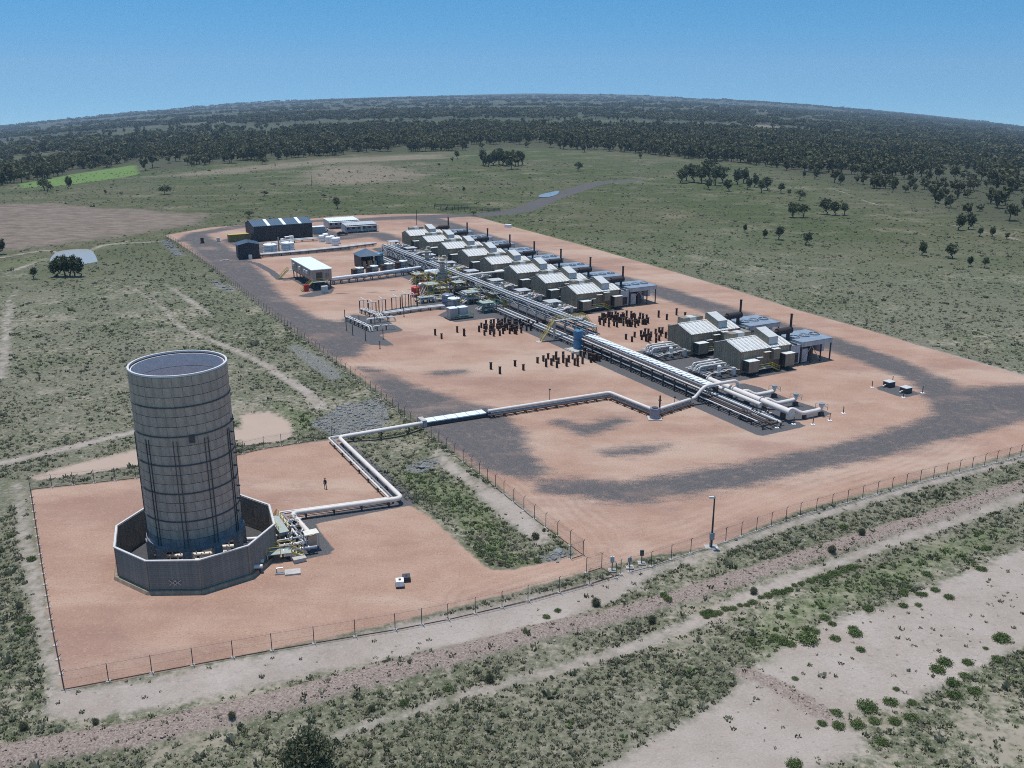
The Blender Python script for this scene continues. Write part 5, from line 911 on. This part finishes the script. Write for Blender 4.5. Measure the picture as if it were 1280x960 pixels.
def fence(name, label, px, step=3.0, h=2.1, foot=True, rail='rust', name_cat='fence', pm='steel_dark'):
    pts = resample([Vector(P0(*p)) for p in px], step); o = pts[0]; t = thing(name, label, name_cat, (o.x, o.y, 0))
    post = MB().cyl(0, 0, -.6, h, .045, 6).beam((0, 0, h), (0, -.28, h + .28), .05).mesh('post', pm); ft = MB().box(-.22, .22, -.22, .22, -.5, .07).mesh('footing', 'concrete')
    gh = lambda p: H(p.x, p.y) if foot else 0
    Q = [Vector((p.x - o.x, p.y - o.y, max(-.12, H(p.x, p.y)))) for p in pts]
    for i, p in enumerate(Q):
        d = Q[min(i + 1, len(Q) - 1)] - Q[max(i - 1, 0)]; put('post', post, t, p, math.atan2(d.y, d.x) + (math.pi if label.startswith('far') else 0))
        if foot: put('footing', ft, t, p)
    v = []; f = []; al = []; s = 0.0
    for i, p in enumerate(Q):
        if i: s += (p - Q[i - 1]).length
        v += [(p.x, p.y, p.z + .06), (p.x, p.y, p.z + h)]; al += [(s, 0, 0), (s, h, 0)]
        if i: f.append((2 * i - 2, 2 * i, 2 * i + 1, 2 * i - 1))
    me = bpy.data.meshes.new('chain_link'); me.from_pydata(v, [], f); me.materials.append(LINK); at = me.attributes.new('along', 'FLOAT_VECTOR', 'POINT'); at.data.foreach_set('vector', np.array(al, np.float32).ravel()); put('chain_link', me, t)
    for nm, z, r, m in (('top_wire', h, .014, 'steel_dark'), ('middle_wire', h * .5, .008, 'steel_dark'), ('bottom_rail', .05, .055, rail)):
        w_ = MB()
        w_.tube([p + Vector((0, 0, z)) for p in Q], r, 4); w_.build(nm, m, t)
    bw = MB()
    for k in (1, 2): bw.tube([p + Vector((0, 0, h + .13 * k)) + Vector((0, 0, 0)) for p in Q], .007, 3)
    bw.build('barbed_wire', 'steel_dark', t); return t
fence('chain_link_fence', 'chain-link fence along the near edge of the flare pad', [(80, 862), (190, 841), (340, 813), (494, 787), (560, 774), (660, 750), (737, 729), (776, 717)], 4.2)
fence('chain_link_fence', 'chain-link fence up the left edge of the flare pad', [(80, 862), (66, 790), (52, 705), (38, 612)], 3.2, rail='steel_dark')
fence('chain_link_fence', 'chain-link fence behind the flare tower along the back of the flare pad', [(38, 612), (170, 598), (250, 580), (330, 561), (415, 547)], 3.4)
fence('chain_link_fence', 'long chain-link fence up the left side of the compressor compound', [(729, 694), (697, 670), (668, 649), (630, 618), (590, 586), (530, 541), (470, 494), (400, 441), (330, 388), (270, 341), (222, 306), (205, 297)], 3.0)
fence('chain_link_fence', 'chain-link fence with outriggers along the near right edge of the compound', [(787, 714), (814, 707), (839, 699), (887, 684), (1000, 645), (1150, 603), (1290, 567)], 3.1, rail='concrete')
fence('fence_gate', 'short fence return with red rail left of the compound gate', [(713, 699), (729, 694)], 2.6, name_cat='gate'); fence('fence_gate', 'gate leaf panel in the middle of the gate corner', [(733, 716), (752, 710)], 2.6, name_cat='gate'); fence('fence_gate', 'angled gate leaf joining the two near fences', [(752, 710), (770, 721)], 2.0, name_cat='gate')
def pole(q, h, lb, m='steel_dark', light=True, rz=0):
    t = thing('light_pole' if light else 'power_pole', lb, 'pole', q, rz); MB().tube([(0, 0, 0), (0, 0, h)], [.16, .09], 10).build('shaft', m, t, smooth=True)
    if light: MB().box(-.75, .1, -.2, .2, h - .25, h - .05).build('lamp_head', 'pale_cowl', t); MB().box(-.3, .3, -.25, .25, 1.2, 2.2).build('control_box', 'tank_grey', t); MB().box(-.9, .9, -.6, .6, -.1, .1).build('base_slab', 'concrete', t)
    else: MB().box(-1.0, 1.0, -.06, .06, h - .6, h - .45).build('crossarm', m, t)
pole(PV(889, 684), 7.6, 'tall dark light pole with a pale lamp head at the near right fence'); q = PV(521, 281); tag(MB().tube([(0, 0, 0), (0, 0, 6.4)], [.17, .1], 8).box(-.3, .3, -.2, .2, 6.3, 6.6).build('light_pole', 'steel_dark', None, q), 'lone dark pole beyond the farthest compressor unit', 'pole')
pole(G(390, 236), 10.5, 'dark wooden power pole standing in the paddock beyond the workshop', 'wood_pole', False, R(20))
for k, (x, y, hh, lb) in enumerate(((802, 704, 1.9, 'squat sign post with white base inside the gate corner'), (765, 713, 2.0, 'pale keypad post inside the gate corner'), (787, 709, 1.4, 'dark box on a post inside the gate corner'))):
    q = PV(x, y); t = thing('gate_post', lb, 'post', q); MB().cyl(0, 0, 0, hh, .07, 8).build('post', 'steel_dark', t); MB().box(-.25, .25, -.12, .12, hh * .6, hh).build('box', ['steel_dark', 'pale_cowl', 'tank_grey'][k], t); MB().box(-.5, .5, -.5, .5, 0, .1).build('footing', 'concrete', t)
def railrun(a, b, lb):
    A, B = G(*a), G(*b); d = B - A; t = thing('yard_rail', lb, 'fence', A, math.atan2(d.y, d.x)); ln = d.length; z = .0
    n = int(ln / 3); ps = MB().box(-.12, .12, -.12, .12, -.3, 1.9).mesh('post', 'steel_dark')
    for i in range(n + 1): put('post', ps, t, (ln * i / n, 0, 0))
    for z in (.5, 1.1, 1.7): MB().box(0, ln, -.08, .08, z, z + .22).build('rail', 'steel_dark', t)
railrun((551, 263), (625, 265), 'long dark rail fence across the back entrance of the compound'); railrun((543, 260), (585, 261), 'second dark rail fence just behind the back entrance')
q = G(635, 284); tag(MB().box(-1.4, 1.4, -.8, .8, 0, 1.2).box(-1.5, 1.5, -.9, .9, 1.2, 1.3).build('water_trough', 'white', None, q, R(-20)), 'small white box at the far right edge of the pad', 'box')
for k, (x, y) in enumerate(((273, 302), (253, 304))):
    t = thing('pump_set', ['small beige pump set on the red ground left of the container', 'rusty post frame left of the beige pump set'][k], 'pump', PV(x, y), RZ); MB().box(-.9, .9, -.6, .6, 0, .3).build('base', 'concrete' if k == 0 else 'rust', t); MB().box(-.6, .6, -.4, .4, .3, 1.7 if k == 0 else 2.2).build('housing', 'tan_roof' if k == 0 else 'rust', t)

# ------------------------------------------------------------------ the person on the flare pad
def person():
    q = PV(407, 611); t = thing('person', 'person in dark work clothes and hat standing alone on the flare pad', 'person', q, R(160))
    J = [(0, 0, .95), (0, 0, 1.15), (0, 0.01, 1.38), (0, 0.02, 1.5), (0, .03, 1.6), (0, .04, 1.72), (.19, 0, 1.42), (.26, .02, 1.15), (.22, .13, .92), (.22, .17, .84), (-.19, 0, 1.42), (-.26, .02, 1.15), (-.23, .12, .92), (-.22, .16, .84), (.1, 0, .9), (.12, .03, .5), (.13, -.02, .08), (.14, .12, .04), (-.1, 0, .9), (-.13, -.02, .5), (-.15, -.07, .08), (-.16, .06, .04)]
    E_ = [(0, 1), (1, 2), (2, 3), (3, 4), (4, 5), (2, 6), (6, 7), (7, 8), (8, 9), (2, 10), (10, 11), (11, 12), (12, 13), (0, 14), (14, 15), (15, 16), (16, 17), (0, 18), (18, 19), (19, 20), (20, 21)]
    rad = [.14, .13, .15, .06, .085, .1, .07, .05, .037, .04, .07, .05, .037, .04, .095, .065, .05, .045, .095, .065, .05, .045]
    me = bpy.data.meshes.new('body'); me.from_pydata(J, E_, []); me.skin_vertices or me.attributes
    o = put('body', me, t); md = o.modifiers.new('skin', 'SKIN')
    for i, r in enumerate(rad): me.skin_vertices[0].data[i].radius = (r, r)
    me.skin_vertices[0].data[0].use_root = True; o.modifiers.new('sub', 'SUBSURF').levels = 2; o.modifiers[1].render_levels = 2
    m = bpy.data.materials.new('clothing'); tn, b = nodes(m); tc = tn.nodes.new('ShaderNodeTexCoord'); sp = tn.nodes.new('ShaderNodeSeparateXYZ'); rp = tn.nodes.new('ShaderNodeValToRGB'); rp.color_ramp.interpolation = 'CONSTANT'
    dv = tn.nodes.new('ShaderNodeMath'); dv.operation = 'DIVIDE'; dv.inputs[1].default_value = 2; tn.links.new(tc.outputs['Object'], sp.inputs[0]); tn.links.new(sp.outputs[2], dv.inputs[0]); tn.links.new(dv.outputs[0], rp.inputs[0]); tn.links.new(rp.outputs[0], b.inputs['Base Color'])
    rp.color_ramp.elements[0].color = (.012, .014, .02, 1); rp.color_ramp.elements[1].position = .485; rp.color_ramp.elements[1].color = (.03, .03, .04, 1); e = rp.color_ramp.elements.new(.765); e.color = (.36, .2, .13, 1); b.inputs['Roughness'].default_value = .8; me.materials.append(m)
    MB().dome(0, .04, 1.76, .12, .1, 12, 4).ring(0, .04, 1.75, 1.775, .1, .18, 14).build('hat', 'cloth_orange', t, smooth=True); MB().box(-.03, .03, .12, .17, 1.66, 1.71).build('nose', 'skin', t)
person()

# ------------------------------------------------------------------ plants
def leafy(n, rx, ry, rz_, cz, size, seed, shape='ball', clumps=None):
    rr = np.random.default_rng(seed); v = []; f = []
    cl = []
    for i in range(clumps or max(4, n // 14)):
        d = rr.normal(size=3); d /= np.linalg.norm(d); d *= rr.uniform(.45, 1) ** .6; cl.append((d[0] * rx * .8, d[1] * ry * .8, cz + d[2] * rz_ * .8))
    for i in range(n):
        c = cl[i % len(cl)]; p = np.array(c) + rr.normal(size=3) * np.array([rx, ry, rz_]) * .17
        if p[2] < .02: p[2] = .02 + abs(rr.normal()) * .05
        a = rr.normal(size=3); a /= np.linalg.norm(a); b = np.cross(a, rr.normal(size=3)); b /= np.linalg.norm(b); s = size * rr.uniform(.6, 1.4); k = len(v)
        v += [tuple(p - a * s - b * s * .5), tuple(p + a * s - b * s * .45), tuple(p + a * s * .7 + b * s * .6), tuple(p - a * s * .8 + b * s * .5)]; f.append((k, k + 1, k + 2, k + 3))
    return v, f
def crown_mesh(n, rx, ry, rz_, cz, size, seed, m='leaf_tree', clumps=None):
    v, f = leafy(n, rx, ry, rz_, cz, size, seed, clumps=clumps); me = bpy.data.meshes.new('crown'); me.from_pydata(v, [], f); me.materials.append(MATS[m]); return me
def trunk_mesh(h, r, seed):
    rr = random.Random(seed); m = MB().tube([(0, 0, -.3), (rr.uniform(-.1, .1), rr.uniform(-.1, .1), h * .5), (rr.uniform(-.2, .2), 0, h)], [r * 1.2, r, r * .6], 7)
    for i in range(4): a = rr.uniform(0, 6.28); m.tube([(0, 0, h * rr.uniform(.5, .85)), (math.cos(a) * h * .3, math.sin(a) * h * .3, h * 1.1), (math.cos(a) * h * .5, math.sin(a) * h * .5, h * 1.5)], [r * .5, r * .35, r * .15], 5)
    return m.mesh('trunk', 'bark')
TP = []                                         # trees of unit height 1 m x scale: (crown, trunk)
for k, (rx, rz_, cz, tr) in enumerate(((.36, .32, .64, .3), (.44, .34, .6, .26), (.28, .36, .6, .25), (.50, .30, .62, .3), (.24, .34, .64, .35))): TP.append((crown_mesh(620, rx, rx * .95, rz_, cz, .045, 90 + k, clumps=26), trunk_mesh(tr, .035, k)))
def tree(x, y, hpx, lb, grp=None, kind=None, wide=1.0, name='paddock_tree'):
    q = G(x, y); s = hpx * q.length / FPX * 1.04 * (CAMH and 1); s = hpx * math.hypot(q.x, q.y) / FPX * 1.05; k = random.randrange(4) if kind is None else kind
    t = thing(name, lb, 'tree', q, random.uniform(0, 6.28), grp); put('crown', TP[k][0], t, scale=(s * wide, s * wide, s)); put('trunk', TP[k][1], t, scale=(s, s, s)); return t
T1 = [(991, 272, 18, 'left tree of the close pair in the middle of the right paddock'), (1004, 272, 16, 'right tree of the close pair in the middle of the right paddock'), (1032, 268, 19, 'left tree of the dense trio in the right paddock'), (1043, 269, 16, 'middle tree of the dense trio in the right paddock'), (1055, 269, 14, 'right tree of the dense trio in the right paddock'),
      (976, 242, 12, 'small round tree above the close pair, left'), (1000, 251, 13, 'dark round tree above the close pair, right'), (986, 244, 7, 'tiny bush between the two round trees'), (931, 290, 10, 'leftmost of four trees in a line in the right paddock'), (956, 298, 11, 'second of four trees in a line in the right paddock'), (974, 300, 16, 'third and tallest of four trees in a line in the right paddock'), (1008, 306, 15, 'rightmost round tree of four in a line in the right paddock'),
      (1153, 319, 17, 'round grey-green tree, first of four at the far right of the paddock'), (1189, 323, 17, 'pointed tree, second of four at the far right of the paddock'), (1212, 333, 12, 'slim tree, third of four at the far right of the paddock'), (1231, 335, 12, 'dark round tree, last of four at the far right of the paddock'), (1200, 288, 19, 'left tall tree at the edge of the right-hand wood'), (1213, 287, 19, 'right tall tree at the edge of the right-hand wood'), (1225, 296, 10, 'small tree below the tall pair at the wood edge, left'), (1240, 296, 12, 'small tree below the tall pair at the wood edge, right'), (1258, 299, 7, 'tiny bush at the far right below the wood edge'),
      (1020, 224, 14, 'lone tree left of the right-hand wood'), (1051, 231, 13, 'lone tree right of it at the edge of the right-hand wood'), (1005, 222, 8, 'small tree near the left edge of the right-hand wood'),
      (571, 199, 10, 'lone dark tree left of the central grove'), (723, 214, 11, 'lone round tree right of the central grove'), (421, 261, 14, 'lone tree just behind the site offices'), (549, 208, 4, 'tiny bush left of the central grove'), (580, 240, 6, 'tiny dark bush in the paddock above the rail fence'), (55, 238, 13, 'left tree of the pair in the left paddock'), (60, 240, 11, 'right tree of the pair in the left paddock'), (87, 236, 14, 'single dark tree right of the pair in the left paddock'), (43, 349, 13, 'small tree left of the pond trees'), (2, 318, 19, 'dark tree cut by the left edge of the picture'), (132, 243, 5, 'tiny bush below the left paddock trees')]
for x, y, h, l in T1: tree(x, y, h, l)
for x, h in ((68, 19), (75, 23), (81, 24), (87, 23), (93, 24), (99, 22)): tree(x, 346, h, 'slim tree in the tight row just in front of the small pond', 'trees in front of the pond', 2 if h < 24 else 4)
for i in range(13): tree(603 + i * 4.1 + random.uniform(-1, 1), 207.5 + random.uniform(-2, 1.5), random.uniform(14, 20), 'slim tall tree of the small grove in the middle of the far paddock', 'trees of the central grove', random.choice((2, 4)), 1.0)
for x, y, h in ((852, 229, 17), (858, 226, 18), (866, 228, 22), (876, 229, 20), (885, 237, 13), (886, 226, 25), (894, 232, 22), (903, 229, 20), (910, 239, 14), (921, 231, 20), (930, 229, 18), (936, 237, 15), (944, 234, 16), (951, 241, 15), (958, 238, 16)): tree(x, y, h, 'tree of the dense island grove at the left of the right paddock', 'trees of the island grove', random.choice((0, 1, 2)))
for x, y, h, l in ((206, 243, 10, 'low spreading bush cluster in the left paddock'), (328, 206, 8, 'low dark bush at the edge of the far field'), (331, 245, 6, 'flat dark bush right of the spreading cluster'), (312, 271, 7, 'dark bush in the rough grass above the workshop'), (45, 222, 7, 'bushes at the lower edge of the bright green field'), (405, 247, 4, 'small bush left of the power pole base'), (592, 269, 5, 'dark low bush near the back entrance rails')): tree(x, y, h, l, None, 3, 1.7, 'paddock_bush')
SH = [crown_mesh(900, .5, .5, .16, .12, .034, 300 + k, 'leaf_green', 90) for k in range(4)]; SD = [crown_mesh(1100, .5, .5, .3, .25, .034, 320 + k, 'leaf_dark', 90) for k in range(2)]
def shrub(x, y, wpx, lb, grp=None, dark=False, hs=1.0, name='shrub'):
    q = G(x, y); s = wpx * math.hypot(q.x, q.y, CAMH) / FPX; o = put(name, random.choice(SD if dark else SH), None, q, random.uniform(0, 6.28), (s, s, s * hs)); tag(o, lb, 'shrub', grp)
BIG = {0: 'round green shrub standing alone at the far right of the pale soil', 14: 'largest green shrub of the near pale soil group'}
for i, (x, y, w_) in enumerate(((1252, 800, 22), (1181, 829, 18), (1172, 838, 19), (1209, 829, 14), (1076, 813, 12), (1191, 855, 18), (1192, 870, 18), (1218, 865, 17), (1120, 862, 9), (1113, 879, 18), (1140, 879, 12), (1138, 898, 17), (1118, 903, 16), (1044, 892, 16), (1085, 886, 26), (1072, 907, 18), (1048, 909, 17), (1028, 905, 12), (1093, 902, 15), (993, 956, 20), (994, 849, 9), (1069, 793, 18), (1010, 801, 28), (1044, 799, 14), (1232, 811, 7), (1247, 825, 14), (1206, 846, 14), (1102, 929, 16))):
    shrub(x, y, w_, BIG.get(i, 'low bright green shrub dotted over the pale bare soil at lower right'), None if i in BIG else 'green shrubs on the pale soil')
for i, (x, y, w_) in enumerate([(960 + 8.6 * k + random.uniform(-2, 2), 742 - 2.95 * k + random.uniform(-2, 3), random.uniform(8, 15)) for k in range(-9, 14)]): shrub(x, y + 4, w_, 'green shrub in the line along the lower edge of the rubble track', 'shrubs along the rubble track')
for i in range(26): x = random.uniform(930, 1240); shrub(x, 1235 - .40 * x + random.uniform(-34, 10) - (20 if x < 1000 else 0) - 22, random.uniform(8, 16), 'green shrub in the ragged belt above the pale bare soil', 'shrubs in the belt above the pale soil')
for x, y, w_, l in ((669, 673, 11, 'dark green shrub inside the corner of the left compound fence'), (672, 702, 12, 'green shrub beside the grey stones near the gate'), (680, 664, 5, 'tiny dark shrub by the left compound fence')): shrub(x, y, w_, l, None, 'dark' in l, 1.4)
SD[:] = [crown_mesh(3200, .46, .46, .36, .3, .022, 340, 'leaf_dark', 260)]
shrub(386, 968, 72, 'big round dark bush cut by the bottom edge of the picture', None, True, 1.15, 'bush')
for x, y in ((658, 791), (683, 772), (697, 764), (745, 757), (835, 750), (815, 778), (887, 766), (880, 768), (942, 742), (1054, 660), (1077, 668), (30, 912), (120, 905), (26, 790), (38, 775), (25, 760), (40, 700), (290, 897), (505, 880), (465, 888), (612, 852), (560, 862), (1040, 690), (830, 745)): shrub(x, y, random.uniform(8, 14), 'small shrub in the rough grass strip beside the rubble track', 'shrubs in the near grass strip', random.random() < .6, 1.2)

# masses nobody could count: points that carry instances
def tuft_mesh(n, w_, h, seed, m):
    rr = np.random.default_rng(seed); v = []; f = []
    for i in range(n):
        a = rr.uniform(0, 6.28); r = w_ * rr.uniform(.05, .5); x, y = r * math.cos(a), r * math.sin(a); b = rr.uniform(0, 6.28); s = w_ * rr.uniform(.10, .2); hh = h * rr.uniform(.5, 1.1); lx, ly = x + math.cos(a) * w_ * .22, y + math.sin(a) * w_ * .22; k = len(v)
        v += [(x - s * math.cos(b), y - s * math.sin(b), -.03), (x + s * math.cos(b), y + s * math.sin(b), -.03), (lx + s * .7 * math.cos(b), ly + s * .7 * math.sin(b), hh), (lx - s * .6 * math.cos(b), ly - s * .6 * math.sin(b), hh * .85)]; f.append((k, k + 1, k + 2, k + 3))
    me = bpy.data.meshes.new('tuft'); me.from_pydata(v, [], f); me.materials.append(MATS[m]); return me
def scatter(name, pts, sc_, protos, label, cat):
    col = bpy.data.collections.new(name + '_kinds')
    for i, me in enumerate(protos): o = bpy.data.objects.new('%s_kind_%02d' % (name, i), me); col.objects.link(o)
    n = len(pts); me = bpy.data.meshes.new(name); me.vertices.add(n); me.vertices.foreach_set('co', pts.astype(np.float32).ravel())
    a = me.attributes.new('sz', 'FLOAT_VECTOR', 'POINT'); a.data.foreach_set('vector', sc_.astype(np.float32).ravel()); rot = np.zeros((n, 3), np.float32); rot[:, 2] = rng.uniform(0, 6.28, n); rot[:, :2] = rng.normal(0, .08, (n, 2))
    a = me.attributes.new('rt', 'FLOAT_VECTOR', 'POINT'); a.data.foreach_set('vector', rot.ravel()); a = me.attributes.new('ki', 'INT', 'POINT'); a.data.foreach_set('value', rng.integers(0, len(protos), n).astype(np.int32))
    o = put(name, me); tag(o, label, cat, kind='stuff'); g = bpy.data.node_groups.new(name, 'GeometryNodeTree'); g.interface.new_socket('Geometry', in_out='INPUT', socket_type='NodeSocketGeometry'); g.interface.new_socket('Geometry', in_out='OUTPUT', socket_type='NodeSocketGeometry')
    N = g.nodes.new; gi, go = N('NodeGroupInput'), N('NodeGroupOutput'); ip = N('GeometryNodeInstanceOnPoints'); ci = N('GeometryNodeCollectionInfo'); ci.inputs[0].default_value = col; ci.inputs[1].default_value = True; ci.inputs[2].default_value = True; ip.inputs['Pick Instance'].default_value = True
    for nm, ty, s in (('sz', 'FLOAT_VECTOR', 'Scale'), ('rt', 'FLOAT_VECTOR', 'Rotation'), ('ki', 'INT', 'Instance Index')):
        na = N('GeometryNodeInputNamedAttribute'); na.data_type = ty; na.inputs[0].default_value = nm; g.links.new(na.outputs[0], ip.inputs[s])
    g.links.new(gi.outputs[0], ip.inputs['Points']); g.links.new(ci.outputs[0], ip.inputs['Instance']); g.links.new(ip.outputs[0], go.inputs[0]); o.modifiers.new('scatter', 'NODES').node_group = g; return o
GT = [tuft_mesh(12, .9, .42, 1, 'leaf_grass'), tuft_mesh(10, 1.0, .34, 2, 'leaf_grass'), tuft_mesh(14, .8, .5, 3, 'leaf_grass'), tuft_mesh(12, .9, .4, 4, 'leaf_dark'), tuft_mesh(12, .9, .4, 5, 'leaf_grass'), tuft_mesh(9, .9, .3, 6, 'leaf_dry'), tuft_mesh(12, .9, .4, 7, 'leaf_grass')]
GG = [tuft_mesh(14, 1.0, .5, 11, 'leaf_green'), tuft_mesh(14, 1.1, .42, 12, 'leaf_green'), tuft_mesh(12, .9, .4, 13, 'leaf_grass')]
def cand(x0, x1, y0, y1, rho): n = int((x1 - x0) * (y1 - y0) * rho); return np.column_stack([rng.uniform(x0, x1, n), rng.uniform(y0, y1, n)])
def rho_at(d): return 7.5 * np.minimum(1, (120 / d)) ** 2.9
C_ = []
for x0, x1, y0, y1 in ((-75, 110, 52, 142), (-170, 170, 142, 260), (-290, 320, 260, 450), (-560, 600, 450, 850)):
    r0 = float(rho_at(np.array([y0]))[0]); q = cand(x0, x1, y0, y1, r0); C_.append(q[rng.uniform(size=len(q)) < rho_at(np.hypot(q[:, 0], q[:, 1])) / r0])
C_ = np.concatenate(C_)
zz = zones(C_); nearz = np.where(C_[:, 1] < 260, 0.0, 1.0)
inside = (zz['pad'] < .7) | (zz['clay'] < .3) | (zz['plough'] < 0) | ((zz['grav'] < .5))
thin = np.where(zz['pale'] < .1, .035, np.where(zz['rub'] < .2, .12, np.where(zz['rock'] < .3, .1, 1.0)))
mask = sst(clump(C_) + rng.normal(0, .35, len(C_)), -1.0, .5)
keep = ~inside & (rng.uniform(size=len(C_)) < thin * (.10 + .9 * mask)); C_ = C_[keep]; zz = {k: q[keep] for k, q in zz.items()}; Z_ = height(C_, zz)
D_ = np.hypot(C_[:, 0], C_[:, 1]); isg = ((zz['green'] < .5 + rng.normal(0, 1.2, len(C_))) & (rng.uniform(size=len(C_)) < .55)) | (rng.uniform(size=len(C_)) < .035)
ss = rng.lognormal(-.45, .42, len(C_)) * .54 * np.maximum(1, D_ / 120) ** .42; S3 = np.column_stack([ss, ss, ss * rng.uniform(.7, 1.2, len(C_))]); P3 = np.column_stack([C_, Z_])
scatter('pasture_grass', P3[~isg], S3[~isg], GT, 'dry grey-green grass tussocks covering the paddocks around the pads', 'grass'); scatter('green_groundcover', P3[isg], S3[isg], GG, 'fresh green weeds growing along drains and berms', 'groundcover')
def inst_in(z, rho, x0, x1, y0, y1, zone, lim): c = cand(x0, x1, y0, y1, rho); q = zones(c); k = q[zone] < lim; return c[k], {a: b[k] for a, b in q.items()}
rk = []
for k in range(4):
    rr = np.random.default_rng(60 + k); bm = bmesh.new(); bmesh.ops.create_icosphere(bm, subdivisions=1, radius=.5)
    for v in bm.verts: v.co *= float(rr.uniform(.65, 1.15)); v.co.z *= .7
    me = bpy.data.meshes.new('stone'); bm.to_mesh(me); bm.free(); me.materials.append(MATS['rock']); rk.append(me)
c, q = inst_in(0, 1.5, -60, 25, 95, 190, 'rock', .6); c2, q2 = inst_in(0, .5, -160, -60, 190, 420, 'rock', .3); cc = np.concatenate([c, c2]); s = rng.lognormal(-.75, .4, len(cc)) * np.where(cc[:, 1] > 190, 1.6, 1)
scatter('riprap_stones', np.column_stack([cc, height(cc) + .03]), np.repeat(s[:, None], 3, 1), rk, 'loose grey riprap stones on the banks of the compound', 'stones')
c, q = inst_in(0, 3.0, -70, 110, 60, 160, 'rub', .6); s = rng.lognormal(-1.9, .45, len(c)); clod = []
for me in rk[:3]: m2 = me.copy(); m2.materials.clear(); m2.materials.append(MATS['clod'] if 'clod' in MATS else mat('clod', (0.235, 0.18, 0.152), .9, var=.3, obj=.4)); clod.append(m2)
scatter('rubble_clods', np.column_stack([c, height(c, q) + .02]), np.repeat(s[:, None], 3, 1), clod, 'brown clods heaped along the rubble track', 'rubble')
# woods
FT = []
for k, (rx, rz_, cz) in enumerate(((.34, .34, .62), (.42, .32, .62), (.27, .38, .6), (.36, .4, .56), (.48, .34, .58))):
    v, f = leafy(150, rx, rx, rz_, cz, .085, 500 + k, clumps=16); me = bpy.data.meshes.new('wood_tree'); tb = MB().tube([(0, 0, -.05), (0, 0, .5)], [.03, .02], 4); n = len(v); me.from_pydata(v + tb.v, [], f + [tuple(i + n for i in q) for q in tb.f]); me.materials.append(MATS['leaf_forest']); FT.append(me)
CT = []
for k in range(4):
    v, f = [], []
    for j in range(9):
        vv, ff = leafy(42, .36, .36, .33, .62, .15, 700 + k * 20 + j, clumps=8); a, r, s = rng.uniform(0, 6.28), rng.uniform(0, 1.5), rng.uniform(.7, 1.15); n = len(v); v += [(p[0] * s + r * math.cos(a), p[1] * s + r * math.sin(a), p[2] * s) for p in vv]; f += [tuple(i + n for i in q) for q in ff]
    me = bpy.data.meshes.new('wood_clump'); me.from_pydata(v, [], f); me.materials.append(MATS['leaf_forest']); CT.append(me)
c = np.concatenate([cand(-1500, 1500, 330, 2300, .012)]); db = sdp(c, BELT); wv = wavy(c[:, 0], c[:, 1], 55) + .5 * wavy(c[:, 1], c[:, 0], 16); right = sst(c[:, 0] / c[:, 1], .22, .4)
prob = np.where(db < 0, np.clip(.9 * sst(wv, -.8 + .35 * right, .15 + .35 * right), .05, 1) * np.where((c[:, 1] < 760) & (right > .3), .55, 1.0), .015); prob[(db > 0) & (c[:, 1] < 700)] = 0; prob[(db > 0) & (c[:, 1] < 1000) & (c[:, 0] > -500)] *= .2
zq = zones(c); prob[(zq['lush'] < 4) | (zq['pink'] < 0) | (zq['grav'] < 6)] = 0
k = rng.uniform(size=len(c)) < prob; c = c[k]; s = rng.normal(10.0, 2.6, len(c)).clip(4.5, 17) * np.where(c[:, 1] < 700, .72, 1); scatter('woodland', np.column_stack([c, height(c) - .2]), np.column_stack([s * rng.uniform(.85, 1.25, len(c)), s, s]), FT, 'broad dark belt of eucalypt woodland across the middle distance', 'woodland')
c = np.concatenate([cand(-2600, 2600, 1200, 3200, .0012), cand(-5200, 5200, 3200, 8200, .00026)]); wv = wavy(c[:, 0] * .25, c[:, 1] * 1.5, 150) + .45 * wavy(c[:, 1], c[:, 0], 70); right = sst(c[:, 0] / c[:, 1], .1, .4)
k = (sdp(c, BELT) > -40) & (np.abs(c[:, 0]) < c[:, 1] * .78) & (rng.uniform(size=len(c)) < sst(wv, .02 - .5 * right, .4 - .4 * right)); c = c[k]; s = rng.normal(9.5, 1.8, len(c)).clip(6, 14)
scatter('far_woodland', np.column_stack([c, height(c) - .3]), np.column_stack([s * 1.35, s * 1.35, s]), CT, 'scattered far woodland stretching to the horizon', 'woodland')

# ------------------------------------------------------------------ haze
hz = MB().box(-9700, 9700, -80, 9700, -1250, 330).build('haze', 'white'); tag(hz, kind='stuff'); m = bpy.data.materials.new('haze'); m.use_nodes = True; t = m.node_tree; t.nodes.clear(); o = t.nodes.new('ShaderNodeOutputMaterial'); pv = t.nodes.new('ShaderNodeVolumePrincipled')
pv.inputs['Color'].default_value = (0.60, 0.80, 1.0, 1); pv.inputs['Density'].default_value = 0.85e-4; pv.inputs['Anisotropy'].default_value = 0.2; t.links.new(pv.outputs[0], o.inputs['Volume']); hz.data.materials.clear(); hz.data.materials.append(m)
